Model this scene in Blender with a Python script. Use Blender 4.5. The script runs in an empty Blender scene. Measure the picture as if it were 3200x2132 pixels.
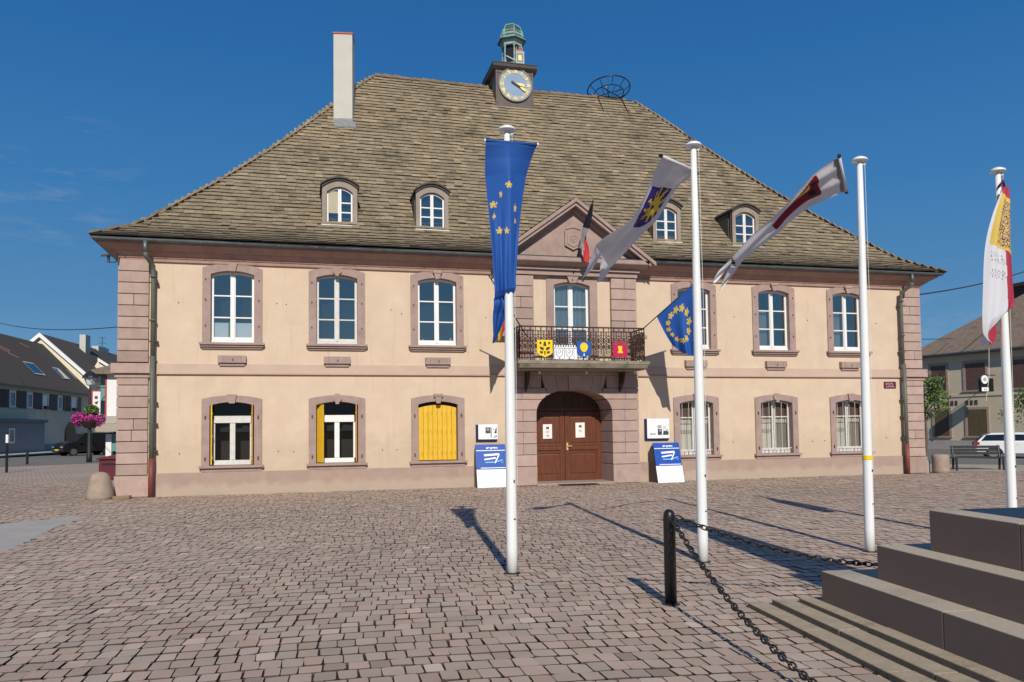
import bpy, math, random
import numpy as np
from mathutils import Vector
random.seed(7)
rng = np.random.default_rng(11)
sin, cos, pi, rad = math.sin, math.cos, math.pi, math.radians
S = bpy.context.scene
COL = S.collection

# ------------------------------------------------------------------ helpers
BASE = {}


class MB:
    """collects faces, links them as ONE mesh object (coordinates given in world space)"""

    def __init__(s):
        s.v = []; s.f = []; s.m = []

    def face(s, pts, m=0):
        i = len(s.v); s.v += [tuple(p) for p in pts]
        s.f.append(list(range(i, i + len(pts)))); s.m.append(m)

    def raw(s, vs, fs, m=0):
        i = len(s.v); s.v += [tuple(p) for p in vs]
        for f in fs:
            s.f.append([i + k for k in f]); s.m.append(m)

    def box(s, x0, y0, z0, x1, y1, z1, m=0):
        s.raw([(x0, y0, z0), (x1, y0, z0), (x1, y1, z0), (x0, y1, z0), (x0, y0, z1), (x1, y0, z1), (x1, y1, z1), (x0, y1, z1)],
              [(0, 3, 2, 1), (4, 5, 6, 7), (0, 1, 5, 4), (1, 2, 6, 5), (2, 3, 7, 6), (3, 0, 4, 7)], m)

    def obox(s, c, ax, ay, az, m=0):
        """oriented box: centre, three half-axis vectors"""
        c = Vector(c); ax = Vector(ax); ay = Vector(ay); az = Vector(az)
        p = [c + ax * i + ay * j + az * k for k in (-1, 1) for i, j in ((-1, -1), (1, -1), (1, 1), (-1, 1))]
        s.raw(p, [(0, 3, 2, 1), (4, 5, 6, 7), (0, 1, 5, 4), (1, 2, 6, 5), (2, 3, 7, 6), (3, 0, 4, 7)], m)

    def prism(s, poly, a, b, axis='y', m=0, mcap=None):
        def P(p, t):
            return (p[0], t, p[1]) if axis == 'y' else ((t, p[0], p[1]) if axis == 'x' else (p[0], p[1], t))
        n = len(poly)
        vs = [P(p, a) for p in poly] + [P(p, b) for p in poly]
        s.raw(vs, [(i, (i + 1) % n, n + (i + 1) % n, n + i) for i in range(n)], m)
        s.raw(vs, [tuple(range(n)), tuple(range(2 * n - 1, n - 1, -1))], m if mcap is None else mcap)

    def tube(s, pts, r, n=8, m=0, closed=False, cap=True):
        pts = [Vector(p) for p in pts]; N = len(pts)
        rs = r if isinstance(r, (list, tuple)) else [r] * N
        rings = []; up = None
        for i, p in enumerate(pts):
            if closed:
                d = pts[(i + 1) % N] - pts[i - 1]
            else:
                d = pts[min(i + 1, N - 1)] - pts[max(i - 1, 0)]
            d.normalize()
            if up is None:
                up = Vector((0, 0, 1)) if abs(d.z) < .9 else Vector((0, 1, 0))
            a = d.cross(up)
            if a.length < 1e-4: a = d.cross(Vector((1, 0, 0)))
            a.normalize(); b = a.cross(d); up = b
            rings.append([p + (a * cos(2 * pi * k / n) + b * sin(2 * pi * k / n)) * rs[i] for k in range(n)])
        base = len(s.v)
        for R in rings: s.v += [tuple(q) for q in R]
        M = N if closed else N - 1
        for i in range(M):
            j = (i + 1) % N
            for k in range(n):
                l = (k + 1) % n
                s.f.append([base + i * n + k, base + i * n + l, base + j * n + l, base + j * n + k]); s.m.append(m)
        if not closed and cap:
            s.f.append([base + k for k in range(n)][::-1]); s.m.append(m)
            s.f.append([base + (N - 1) * n + k for k in range(n)]); s.m.append(m)

    def lathe(s, cx, cy, prof, n=24, m=0):
        base = len(s.v)
        for r, z in prof:
            s.v += [(cx + r * cos(2 * pi * k / n), cy + r * sin(2 * pi * k / n), z) for k in range(n)]
        for i in range(len(prof) - 1):
            for k in range(n):
                l = (k + 1) % n
                s.f.append([base + i * n + k, base + i * n + l, base + (i + 1) * n + l, base + (i + 1) * n + k]); s.m.append(m)
        s.f.append([base + k for k in range(n)][::-1]); s.m.append(m)
        t = base + (len(prof) - 1) * n
        s.f.append([t + k for k in range(n)]); s.m.append(m)

    def grid(s, P, m=0, fn=None):
        """P[i][j] points; fn(u,v) -> material index"""
        I = len(P); J = len(P[0]); base = len(s.v)
        for row in P: s.v += [tuple(p) for p in row]
        for i in range(I - 1):
            for j in range(J - 1):
                s.f.append([base + i * J + j, base + i * J + j + 1, base + (i + 1) * J + j + 1, base + (i + 1) * J + j])
                s.m.append(fn((j + .5) / (J - 1), (i + .5) / (I - 1)) if fn else m)

    def build(s, name, mats, parent=None, smooth=False, bevel=0, seg=2, attr=None):
        b = BASE.get(parent.name, Vector((0, 0, 0))) if parent is not None else Vector((0, 0, 0))
        me = bpy.data.meshes.new(name)
        me.from_pydata([(p[0] - b.x, p[1] - b.y, p[2] - b.z) for p in s.v], [], s.f)
        if not isinstance(mats, (list, tuple)): mats = [mats]
        for mm in mats: me.materials.append(mm)
        me.polygons.foreach_set('material_index', s.m)
        if smooth: me.polygons.foreach_set('use_smooth', [True] * len(s.f))
        if attr:
            for k, vals in attr.items():
                a = me.attributes.new(k, 'FLOAT', 'POINT'); a.data.foreach_set('value', np.asarray(vals, np.float32))
        me.update()
        o = bpy.data.objects.new(name, me); COL.objects.link(o)
        if parent is not None: o.parent = parent
        BASE[o.name] = b.copy()
        if bevel:
            md = o.modifiers.new('bevel', 'BEVEL'); md.width = bevel; md.segments = seg; md.limit_method = 'ANGLE'; md.angle_limit = rad(35)
        return o


def tag(o, label=None, cat=None, group=None, kind=None):
    if label: o['label'] = label
    if cat: o['category'] = cat
    if group: o['group'] = group
    if kind: o['kind'] = kind
    return o


def thing(name, label, cat, loc=(0, 0, 0), group=None):
    o = bpy.data.objects.new(name, None); COL.objects.link(o)
    o.location = loc; o.empty_display_size = .3
    BASE[o.name] = Vector(loc)
    return tag(o, label, cat, group)


def copy_tree(o, parent=None):
    c = o.copy(); COL.objects.link(c)
    BASE[c.name] = BASE[o.name].copy()
    if parent is not None: c.parent = parent
    for ch in [k for k in bpy.data.objects if k.parent == o]: copy_tree(ch, c)
    return c


# ------------------------------------------------------------------ materials
def mat(name, c1, c2=None, rough=.8, scale=6., bump=0., bscale=30., metal=0., spec=.4, attr=False, c3=None, s3=1.2, th3=.55,
        stretch=None, dirt=None, coat=0.):
    m = bpy.data.materials.new(name); m.use_nodes = True
    nt = m.node_tree; N = nt.nodes; L = nt.links
    p = N['Principled BSDF']; p.inputs['Roughness'].default_value = rough; p.inputs['Metallic'].default_value = metal
    p.inputs['Specular IOR Level'].default_value = spec
    if coat: p.inputs['Coat Weight'].default_value = coat
    tc = N.new('ShaderNodeTexCoord'); vec = tc.outputs['Object']
    if stretch:
        mp = N.new('ShaderNodeMapping'); mp.inputs['Scale'].default_value = stretch; L.new(vec, mp.inputs[0]); vec2 = mp.outputs[0]
    else: vec2 = vec
    col = None
    if c2 is None: p.inputs['Base Color'].default_value = (*c1, 1)
    else:
        n = N.new('ShaderNodeTexNoise'); n.inputs['Scale'].default_value = scale; n.inputs['Detail'].default_value = 6
        n.inputs['Roughness'].default_value = .65
        L.new(vec2, n.inputs['Vector'])
        r = N.new('ShaderNodeValToRGB'); r.color_ramp.elements[0].position = .3; r.color_ramp.elements[1].position = .7
        r.color_ramp.elements[0].color = (*c1, 1); r.color_ramp.elements[1].color = (*c2, 1)
        L.new(n.outputs['Fac'], r.inputs[0]); col = r.outputs[0]
        if c3:
            n3 = N.new('ShaderNodeTexNoise'); n3.inputs['Scale'].default_value = s3; n3.inputs['Detail'].default_value = 8
            n3.inputs['Roughness'].default_value = .7; L.new(vec, n3.inputs['Vector'])
            r3 = N.new('ShaderNodeMapRange'); r3.inputs[1].default_value = th3; r3.inputs[2].default_value = th3 + .16
            L.new(n3.outputs['Fac'], r3.inputs[0])
            mx = N.new('ShaderNodeMixRGB'); mx.inputs[2].default_value = (*c3, 1); L.new(r3.outputs[0], mx.inputs[0]); L.new(col, mx.inputs[1]); col = mx.outputs[0]
        if dirt:                     # (z0, z1, colour): grime that fades upward from z0 to z1
            sx = N.new('ShaderNodeSeparateXYZ'); L.new(vec, sx.inputs[0])
            nd = N.new('ShaderNodeTexNoise'); nd.inputs['Scale'].default_value = 3.; nd.inputs['Detail'].default_value = 6; L.new(vec, nd.inputs['Vector'])
            ad = N.new('ShaderNodeMath'); ad.operation = 'MULTIPLY_ADD'; ad.inputs[1].default_value = -(dirt[1] - dirt[0]) * 1.2
            L.new(nd.outputs['Fac'], ad.inputs[0]); L.new(sx.outputs['Z'], ad.inputs[2])
            rd = N.new('ShaderNodeMapRange'); rd.inputs[1].default_value = dirt[0]; rd.inputs[2].default_value = dirt[1] - (dirt[1] - dirt[0]) * .6
            rd.inputs[3].default_value = dirt[3] if len(dirt) > 3 else .6; rd.inputs[4].default_value = 0; L.new(ad.outputs[0], rd.inputs[0])
            mx = N.new('ShaderNodeMixRGB'); mx.inputs[2].default_value = (*dirt[2], 1); L.new(rd.outputs[0], mx.inputs[0]); L.new(col, mx.inputs[1]); col = mx.outputs[0]
        if attr:
            at = N.new('ShaderNodeAttribute'); at.attribute_name = 'tint'
            mx = N.new('ShaderNodeMixRGB'); mx.blend_type = 'MULTIPLY'; mx.inputs[0].default_value = 1
            L.new(col, mx.inputs[1]); L.new(at.outputs['Fac'], mx.inputs[2]); col = mx.outputs[0]
        L.new(col, p.inputs['Base Color'])
    if bump:
        nb = N.new('ShaderNodeTexNoise'); nb.inputs['Scale'].default_value = bscale; nb.inputs['Detail'].default_value = 8
        nb.inputs['Roughness'].default_value = .7; L.new(vec2, nb.inputs['Vector'])
        b = N.new('ShaderNodeBump'); b.inputs['Strength'].default_value = min(1, bump); b.inputs['Distance'].default_value = .02
        L.new(nb.outputs['Fac'], b.inputs['Height']); L.new(b.outputs[0], p.inputs['Normal'])
    return m


def glass(name, tint=(.75, .82, .85), refl=.2):
    m = bpy.data.materials.new(name); m.use_nodes = True
    nt = m.node_tree; N = nt.nodes; L = nt.links
    N.remove(N['Principled BSDF']); out = N['Material Output']
    t = N.new('ShaderNodeBsdfTransparent'); t.inputs[0].default_value = (*tint, 1)
    g = N.new('ShaderNodeBsdfGlossy'); g.inputs['Roughness'].default_value = .02; g.inputs['Color'].default_value = (1, .92, .82, 1)
    lw = N.new('ShaderNodeLayerWeight'); lw.inputs[0].default_value = .25
    ma = N.new('ShaderNodeMath'); ma.operation = 'MULTIPLY_ADD'; ma.inputs[1].default_value = .6; ma.inputs[2].default_value = refl
    ma.use_clamp = True
    L.new(lw.outputs['Fresnel'], ma.inputs[0])
    tc = N.new('ShaderNodeTexCoord'); nz = N.new('ShaderNodeTexNoise'); nz.inputs['Scale'].default_value = 1.6; L.new(tc.outputs['Object'], nz.inputs['Vector'])
    b = N.new('ShaderNodeBump'); b.inputs['Strength'].default_value = .06; L.new(nz.outputs['Fac'], b.inputs['Height']); L.new(b.outputs[0], g.inputs['Normal'])
    mx = N.new('ShaderNodeMixShader'); L.new(ma.outputs[0], mx.inputs[0]); L.new(t.outputs[0], mx.inputs[1]); L.new(g.outputs[0], mx.inputs[2])
    L.new(mx.outputs[0], out.inputs[0])
    return m


def cloth(name, c, c2=None, tl=.25):
    m = bpy.data.materials.new(name); m.use_nodes = True
    nt = m.node_tree; N = nt.nodes; L = nt.links
    p = N['Principled BSDF']; p.inputs['Roughness'].default_value = .6; p.inputs['Specular IOR Level'].default_value = .25
    tc = N.new('ShaderNodeTexCoord'); n = N.new('ShaderNodeTexNoise'); n.inputs['Scale'].default_value = 5
    L.new(tc.outputs['Object'], n.inputs['Vector'])
    mx = N.new('ShaderNodeMixRGB'); mx.inputs[1].default_value = (*c, 1); mx.inputs[2].default_value = (*(c2 or [k * .82 for k in c]), 1)
    L.new(n.outputs['Fac'], mx.inputs[0]); L.new(mx.outputs[0], p.inputs['Base Color'])
    t = N.new('ShaderNodeBsdfTranslucent'); L.new(mx.outputs[0], t.inputs[0])
    ms = N.new('ShaderNodeMixShader'); ms.inputs[0].default_value = tl
    L.new(p.outputs[0], ms.inputs[1]); L.new(t.outputs[0], ms.inputs[2]); L.new(ms.outputs[0], N['Material Output'].inputs[0])
    return m


M = {}
M['plaster'] = mat('plaster', (.585, .455, .335), (.65, .515, .385), .9, 1.6, .25, 60, c3=(.55, .43, .31), s3=.55, th3=.58, dirt=(.5, 1.6, (.50, .39, .28), .5))
M['sandstone'] = mat('sandstone', (.315, .225, .195), (.40, .295, .26), .9, 3.2, .5, 45, c3=(.27, .175, .15), s3=1.7, th3=.6, dirt=(0., .5, (.36, .27, .22), .6))
M['sandstone_block'] = mat('sandstone_block', (.375, .268, .228), (.455, .335, .288), .9, 4., .5, 50, attr=True, c3=(.31, .21, .18), s3=1.1, th3=.6)
M['plinth'] = mat('plinth_render', (.345, .245, .20), (.41, .30, .245), .9, 1.8, .4, 60, c3=(.44, .335, .275), s3=1.3, th3=.62, dirt=(0., .35, (.45, .36, .28), .8))
M['cornice'] = mat('cornice_stone', (.30, .185, .15), (.40, .26, .215), .9, 2.5, .5, 30, c3=(.55, .42, .35), s3=1.9, th3=.68)
M['mortar'] = mat('mortar', (.10, .075, .065), (.14, .10, .09), .95, 20)
M['band'] = mat('band_render', (.50, .37, .29), (.56, .42, .335), .9, 2., .25, 60, c3=(.50, .345, .265), s3=1.4, th3=.6)
M['white'] = mat('white_paint', (.74, .74, .72), (.82, .82, .80), .45, 5, .1, 40, spec=.4)
M['oldwhite'] = mat('worn_white_paint', (.55, .54, .50), (.70, .69, .65), .6, 9, .2, 40)
M['pane'] = glass('window_glass', (.75, .82, .85), .34)
M['pane_dark'] = glass('dark_window_glass', (.86, .86, .82), .02)
M['pane_roof'] = glass('dormer_glass', (.5, .6, .7), .34)
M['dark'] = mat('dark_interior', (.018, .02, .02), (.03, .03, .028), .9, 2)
M['curtain'] = mat('curtain_fabric', (.50, .49, .46), (.72, .71, .68), .9, 14, .0, stretch=(1, 1, .05))
M['curtain_dim'] = mat('dim_curtain', (.20, .22, .22), (.42, .45, .44), .9, 16, .0, stretch=(1, 1, .04))
M['curtain_grey'] = mat('grey_curtain', (.17, .15, .14), (.38, .36, .33), .9, 18, .0, stretch=(1, 1, .04))
M['blind'] = mat('beige_blind', (.42, .38, .28), (.48, .43, .33), .9, 3)
M['lace'] = mat('lace', (.62, .60, .56), (.35, .33, .30), .9, 26)
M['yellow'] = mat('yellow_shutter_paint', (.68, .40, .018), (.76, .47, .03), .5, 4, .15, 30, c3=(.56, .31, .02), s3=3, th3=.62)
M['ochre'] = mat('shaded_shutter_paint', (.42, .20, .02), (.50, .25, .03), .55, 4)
M['zinc'] = mat('zinc', (.10, .125, .135), (.16, .19, .20), .5, 4, .1, 20, metal=.5)
M['pipe'] = mat('downpipe_paint', (.095, .105, .085), (.15, .15, .115), .55, 3)
M['pipe_foot'] = mat('downpipe_foot_paint', (.17, .045, .035), (.21, .06, .045), .55, 5)
M['door'] = mat('door_wood', (.095, .028, .012), (.16, .050, .022), .42, 3.2, .15, 20, stretch=(6, 6, .7))
M['door_dark'] = mat('dark_door_wood', (.045, .022, .014), (.07, .035, .02), .5, 4, stretch=(6, 6, .7))
M['iron'] = mat('rusty_iron', (.045, .022, .018), (.09, .04, .03), .7, 20, .2, 60)
M['black'] = mat('black_paint', (.008, .008, .009), (.014, .014, .015), .35, 10, .1, 30, spec=.5)
M['blackmetal'] = mat('black_metal', (.012, .012, .014), (.03, .028, .028), .45, 18, .2, 60, spec=.5)
M['slab'] = mat('mossy_slab', (.22, .19, .145), (.33, .27, .215), .95, 5, .6, 30, c3=(.12, .13, .075), s3=2.6, th3=.52)
M['under_butt_shade'] = mat('roof_underlay_butt_shade', (.03, .025, .02), (.04, .033, .026), .95, 4)
M['tile'] = mat('mossy_roof_tile', (.205, .158, .10), (.30, .238, .152), .95, 7., .9, 22, attr=True, c3=(.105, .095, .06), s3=.9, th3=.53)
M['ridge'] = mat('ridge_tile', (.17, .13, .085), (.26, .19, .125), .95, 6, .8, 25, c3=(.12, .105, .06), s3=2.5, th3=.5)
M['lead'] = mat('lead_flashing', (.19, .195, .20), (.27, .275, .28), .6, 6, .2, 20)
M['dormer'] = mat('dormer_wood', (.25, .205, .17), (.36, .30, .255), .85, 4, .4, 40, stretch=(1, 1, .4))
M['dormer_side'] = mat('dormer_cheek_slate', (.06, .05, .045), (.10, .085, .075), .8, 8, .4, 30)
M['tower'] = mat('tower_sheet_metal', (.085, .068, .055), (.125, .10, .083), .55, 2.5, .15, 12)
M['verdigris'] = mat('verdigris_copper', (.14, .26, .25), (.34, .48, .47), .7, 8, .3, 30, c3=(.03, .06, .055), s3=4, th3=.56)
M['verdigris_dark'] = mat('dark_verdigris_copper', (.02, .05, .045), (.07, .14, .125), .6, 9, .3, 30)
M['gold'] = mat('gilding', (.72, .50, .16), (.85, .66, .28), .4, 8, metal=.35)
M['clock_ring'] = mat('clock_ring_paint', (.30, .34, .33), (.42, .45, .43), .6, 7)
M['clock_blue'] = mat('clock_centre_paint', (.17, .27, .42), (.23, .33, .48), .5, 3)
M['chimney'] = mat('chimney_render', (.50, .48, .43), (.56, .54, .49), .9, 2, .1, 40)
M['redcap'] = mat('red_cap', (.42, .08, .05), (.50, .12, .08), .6, 5)
M['pole'] = mat('white_pole_lacquer', (.76, .78, .77), (.82, .84, .83), .35, 2, spec=.5)
M['concrete'] = mat('pale_concrete', (.36, .33, .30), (.45, .415, .38), .95, 1.5, .5, 40, c3=(.31, .28, .25), s3=.8, th3=.56)
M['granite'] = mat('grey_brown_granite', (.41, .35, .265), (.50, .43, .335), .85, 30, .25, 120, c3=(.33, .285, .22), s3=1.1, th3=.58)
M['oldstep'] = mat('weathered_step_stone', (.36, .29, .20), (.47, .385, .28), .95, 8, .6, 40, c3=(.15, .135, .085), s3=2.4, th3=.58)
M['guard'] = mat('guard_stone', (.29, .22, .17), (.40, .31, .245), .95, 5, .6, 30, c3=(.21, .17, .135), s3=2.6, th3=.55)
M['wood'] = mat('old_wood', (.22, .16, .10), (.30, .22, .15), .9, 6, .4, 30, stretch=(1, 8, 8))
M['maroon'] = mat('maroon_paint', (.09, .012, .022), (.12, .018, .03), .4, 4)
M['plaque'] = mat('plaque_enamel', (.13, .01, .04), (.16, .014, .05), .3, 4)
M['whiteboard'] = mat('white_board', (.82, .83, .86), (.86, .87, .89), .4, 3)
M['blueboard'] = mat('blue_board', (.012, .07, .36), (.018, .09, .42), .35, 3)
M['lightblue'] = mat('light_blue_print', (.18, .50, .85), None, .4)
M['navy'] = mat('navy_edge', (.012, .012, .07), None, .4)
M['print_dark'] = mat('dark_print', (.03, .03, .04), (.10, .10, .11), .5, 12)
M['print_grey'] = mat('grey_print', (.22, .22, .25), (.42, .42, .45), .5, 14)
M['rubber'] = mat('rubber_mat', (.010, .010, .011), (.02, .02, .02), .9, 30, .4, 80)
M['paper'] = mat('paper', (.80, .80, .79), None, .8)
M['asphalt'] = mat('asphalt', (.15, .14, .125), (.20, .185, .165), .95, 3, .3, 80)
M['kerb'] = mat('kerb_stone', (.38, .34, .27), (.46, .41, .33), .95, 4)
M['pavingpale'] = mat('sandy_paving', (.36, .31, .24), (.42, .365, .285), .95, 1.5)
M['f_blue'] = cloth('blue_cloth', (.030, .13, .47), (.024, .10, .39))
M['f_yellow'] = cloth('yellow_cloth', (.85, .62, .12))
M['f_white'] = cloth('white_cloth', (.72, .72, .76), (.66, .66, .71), .15)
M['f_purple'] = cloth('purple_cloth', (.055, .03, .20))
M['f_sun'] = cloth('sun_yellow_cloth', (.88, .60, .05))
M['f_red'] = cloth('red_cloth', (.52, .05, .09))
M['f_maroon'] = cloth('maroon_cloth', (.25, .015, .04))
M['f_grey'] = cloth('grey_print_cloth', (.42, .41, .43))
M['f_dark'] = cloth('dark_cloth', (.02, .02, .035))
M['f_fred'] = cloth('bright_red_cloth', (.68, .06, .07))
M['f_sleeve'] = cloth('grey_sleeve_cloth', (.27, .25, .24))
M['f_mark'] = cloth('crest_print_cloth', (.20, .03, .09))
M['arm_yellow'] = mat('yellow_shield_paint', (.85, .60, .015), None, .4)
M['arm_blue'] = mat('blue_shield_paint', (.012, .09, .38), None, .4)
M['arm_red'] = mat('crimson_shield_paint', (.50, .012, .07), None, .4)
M['arm_dark'] = mat('dark_shield_paint', (.055, .025, .03), None, .5)
M['arm_green'] = mat('green_shield_paint', (.03, .14, .10), None, .5)
M['wallA'] = mat('grey_house_render', (.70, .57, .40), (.78, .65, .47), .95, .6, .1, 40, c3=(.56, .46, .33), s3=.35, th3=.55)
M['wallcream'] = mat('cream_render', (.70, .64, .48), (.76, .70, .55), .95, 1)
M['wallwhite'] = mat('white_render', (.74, .73, .71), (.80, .79, .77), .95, 1)
M['wallE'] = mat('beige_house_render', (.56, .48, .34), (.63, .545, .40), .95, .6, .1, 40, c3=(.48, .41, .30), s3=.4, th3=.6)
M['roofdark'] = mat('dark_tile_roof', (.070, .055, .045), (.105, .085, .07), .95, 3, .7, 6, stretch=(1, 1, 3))
M['roofbrown'] = mat('brown_tile_roof', (.17, .125, .09), (.27, .20, .145), .95, 4, .9, 9, c3=(.10, .08, .06), s3=1.5, th3=.55)
M['shutter'] = mat('brown_shutter', (.045, .028, .024), (.065, .04, .032), .6, 6)
M['shutter2'] = mat('reddish_brown_shutter', (.11, .06, .05), (.15, .085, .07), .6, 6)
M['trim_pink'] = mat('pink_window_trim', (.36, .25, .21), (.42, .30, .25), .9, 4)
M['door_olive'] = mat('olive_shutter', (.10, .075, .035), (.13, .10, .05), .6, 5)
M['brownwall'] = mat('dark_brown_cladding', (.045, .03, .025), (.065, .045, .038), .8, 2)
M['teal'] = mat('teal_glazing', (.10, .26, .24), (.16, .34, .31), .3, 3)
M['redtrim'] = mat('red_trim', (.42, .03, .03), None, .5)
M['awning'] = mat('taupe_awning', (.36, .29, .22), (.42, .34, .27), .8, 4)
M['flower'] = mat('magenta_flower', (.42, .03, .24), (.66, .10, .42), .7, 30)
M['flower2'] = mat('deep_pink_flower', (.28, .015, .14), (.46, .04, .28), .7, 30)
M['leaf'] = mat('leaf', (.045, .10, .02), (.10, .17, .035), .7, 12)
M['leaf2'] = mat('light_leaf', (.13, .19, .045), (.20, .25, .08), .7, 12)
M['bark'] = mat('bark', (.10, .075, .05), (.16, .12, .085), .95, 14, .6, 30)
M['carwhite'] = mat('white_car_paint', (.72, .73, .74), (.76, .77, .78), .2, 1, spec=.6, coat=.6)
M['carblack'] = mat('black_car_paint', (.012, .012, .016), (.018, .018, .022), .15, 1, spec=.6, coat=.6)
M['carglass'] = mat('car_glass', (.012, .015, .018), None, .05, spec=.8)
M['tyre'] = mat('tyre', (.015, .015, .015), None, .9)
M['rim'] = mat('wheel_rim', (.35, .35, .36), None, .35, metal=.8)
M['lampglass'] = mat('frosted_lamp_glass', (.55, .56, .54), None, .2)
M['plate'] = mat('yellow_plate', (.75, .62, .05), None, .4)
M['headlight'] = mat('headlight', (.75, .78, .8), None, .08, spec=.8)
M['taillight'] = mat('tail_light', (.35, .01, .01), None, .2)
M['teracotta'] = mat('terracotta', (.45, .20, .12), None, .9)

# shade painted into the memorial stone colour: upright faces darker than treads
def riser_shade(m, col, f):
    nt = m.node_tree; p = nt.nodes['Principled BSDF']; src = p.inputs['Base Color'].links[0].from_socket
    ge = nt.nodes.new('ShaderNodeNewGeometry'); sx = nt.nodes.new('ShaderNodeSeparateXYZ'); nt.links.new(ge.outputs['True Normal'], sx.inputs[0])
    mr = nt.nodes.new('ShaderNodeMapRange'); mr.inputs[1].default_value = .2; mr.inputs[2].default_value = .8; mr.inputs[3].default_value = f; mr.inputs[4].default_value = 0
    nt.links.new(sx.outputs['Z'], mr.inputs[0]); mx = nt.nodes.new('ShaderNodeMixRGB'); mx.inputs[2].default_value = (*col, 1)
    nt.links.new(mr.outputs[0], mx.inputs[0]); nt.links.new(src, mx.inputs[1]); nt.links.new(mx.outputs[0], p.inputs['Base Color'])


M['granite_plain'] = mat('memorial_granite', (.34, .30, .24), (.43, .38, .305), .85, 30, .25, 120, c3=(.28, .245, .19), s3=1.1, th3=.58)
riser_shade(M['granite'], (.285, .18, .125), .9); riser_shade(M['oldstep'], (.17, .12, .065), .75)


def streak(m, col, f, sc=(5, 5, .35), th=.56):
    # rain streaks and soft vertical staining
    nt = m.node_tree; p = nt.nodes['Principled BSDF']; src = p.inputs['Base Color'].links[0].from_socket
    tc = nt.nodes.new('ShaderNodeTexCoord'); mp = nt.nodes.new('ShaderNodeMapping'); mp.inputs['Scale'].default_value = sc; nt.links.new(tc.outputs['Object'], mp.inputs[0])
    n = nt.nodes.new('ShaderNodeTexNoise'); n.inputs['Scale'].default_value = 1; n.inputs['Detail'].default_value = 6; n.inputs['Roughness'].default_value = .6; nt.links.new(mp.outputs[0], n.inputs['Vector'])
    mr = nt.nodes.new('ShaderNodeMapRange'); mr.inputs[1].default_value = th; mr.inputs[2].default_value = th + .2; mr.inputs[4].default_value = f; nt.links.new(n.outputs['Fac'], mr.inputs[0])
    mx = nt.nodes.new('ShaderNodeMixRGB'); mx.inputs[2].default_value = (*col, 1); nt.links.new(mr.outputs[0], mx.inputs[0]); nt.links.new(src, mx.inputs[1]); nt.links.new(mx.outputs[0], p.inputs['Base Color'])


streak(M['plaster'], (.45, .35, .25), .55); streak(M['plaster'], (.72, .60, .47), .5, (.9, .9, 1.4), .57); streak(M['sandstone'], (.24, .165, .135), .5, (7, 7, .8)); streak(M['sandstone_block'], (.27, .19, .155), .5, (4, 4, 1.2)); streak(M['cornice'], (.20, .13, .11), .6, (6, 6, .6))
streak(M['granite'], (.20, .165, .12), .4, (1.5, 1.5, 6), .55); streak(M['chimney'], (.40, .38, .33), .5, (4, 4, .4)); streak(M['pole'], (.60, .61, .58), .35, (30, 30, .8), .55); streak(M['yellow'], (.50, .27, .02), .5, (9, 9, .6)); streak(M['plinth'], (.47, .37, .31), .5, (3, 3, 1.), .55)

# ------------------------------------------------------------------ camera, sun, sky
CX, CY, CZ = -7.634, -22.539, 1.65
YAW, PITCH, ROLL = .2516, .0489, -.0124
cd = bpy.data.cameras.new('camera'); co = bpy.data.objects.new('camera', cd); COL.objects.link(co)
d = Vector((sin(YAW) * cos(PITCH), cos(YAW) * cos(PITCH), sin(PITCH))); r = Vector((cos(YAW), -sin(YAW), 0)); u = r.cross(d)
c_, s_ = cos(ROLL), sin(ROLL)
r2 = r * c_ + u * s_; u2 = u * c_ - r * s_
from mathutils import Matrix
mw = Matrix((r2, u2, -d)).transposed().to_4x4(); mw.translation = (CX, CY, CZ)
co.matrix_world = mw
cd.sensor_width = 36; cd.lens = 1830 / 2353 * 36; cd.shift_y = 112.1 / 2353
cd.clip_start = .05; cd.clip_end = 3000
S.camera = co

SUN_EL, SUN_AZ = rad(33), rad(186.5)     # azimuth of the sun measured from +Y toward +X
sd = Vector((sin(SUN_AZ) * cos(SUN_EL), cos(SUN_AZ) * cos(SUN_EL), sin(SUN_EL)))
ld = bpy.data.lights.new('sun', 'SUN'); ld.energy = 4.15; ld.angle = rad(.5); ld.color = (1, .93, .82)
lo = bpy.data.objects.new('sun', ld); COL.objects.link(lo); lo.rotation_euler = sd.to_track_quat('Z', 'Y').to_euler(); lo.location = (0, 0, 40)

w = bpy.data.worlds.new('World'); S.world = w; w.use_nodes = True
nt = w.node_tree; N = nt.nodes; L = nt.links
sky = N.new('ShaderNodeTexSky'); sky.sky_type = 'NISHITA'; sky.sun_disc = False
sky.sun_elevation = SUN_EL; sky.sun_rotation = SUN_AZ; sky.air_density = 1.0; sky.dust_density = .35; sky.ozone_density = 2.2; sky.altitude = 200
hs = N.new('ShaderNodeHueSaturation'); hs.inputs['Saturation'].default_value = 1.12; hs.inputs['Value'].default_value = 1.0
L.new(sky.outputs[0], hs.inputs['Color'])
tc = N.new('ShaderNodeTexCoord')
# the sky texture's low yellow haze is replaced by the clear blue of the day
sz = N.new('ShaderNodeSeparateXYZ'); L.new(tc.outputs['Generated'], sz.inputs[0])
gr = N.new('ShaderNodeValToRGB'); E_ = gr.color_ramp.elements
BGS = .085
def _c(r_, g_, b_): return tuple((((k / 255 + .055) / 1.055) ** 2.4) / BGS / 10 for k in (r_, g_, b_)) + (1,)
E_[0].position = 0.0; E_[0].color = _c(118, 152, 180)
E_[1].position = .62; E_[1].color = _c(31, 88, 150)
for p_, c0 in ((.08, (96, 146, 186)), (.15, (80, 134, 181)), (.27, (59, 121, 178)), (.42, (41, 105, 167))):
    e = E_.new(p_); e.color = _c(*c0)
L.new(sz.outputs['Z'], gr.inputs[0])
g10 = N.new('ShaderNodeMixRGB'); g10.blend_type = 'MULTIPLY'; g10.inputs[0].default_value = 1; g10.inputs[2].default_value = (10, 10, 10, 1); L.new(gr.outputs[0], g10.inputs[1])
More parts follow.
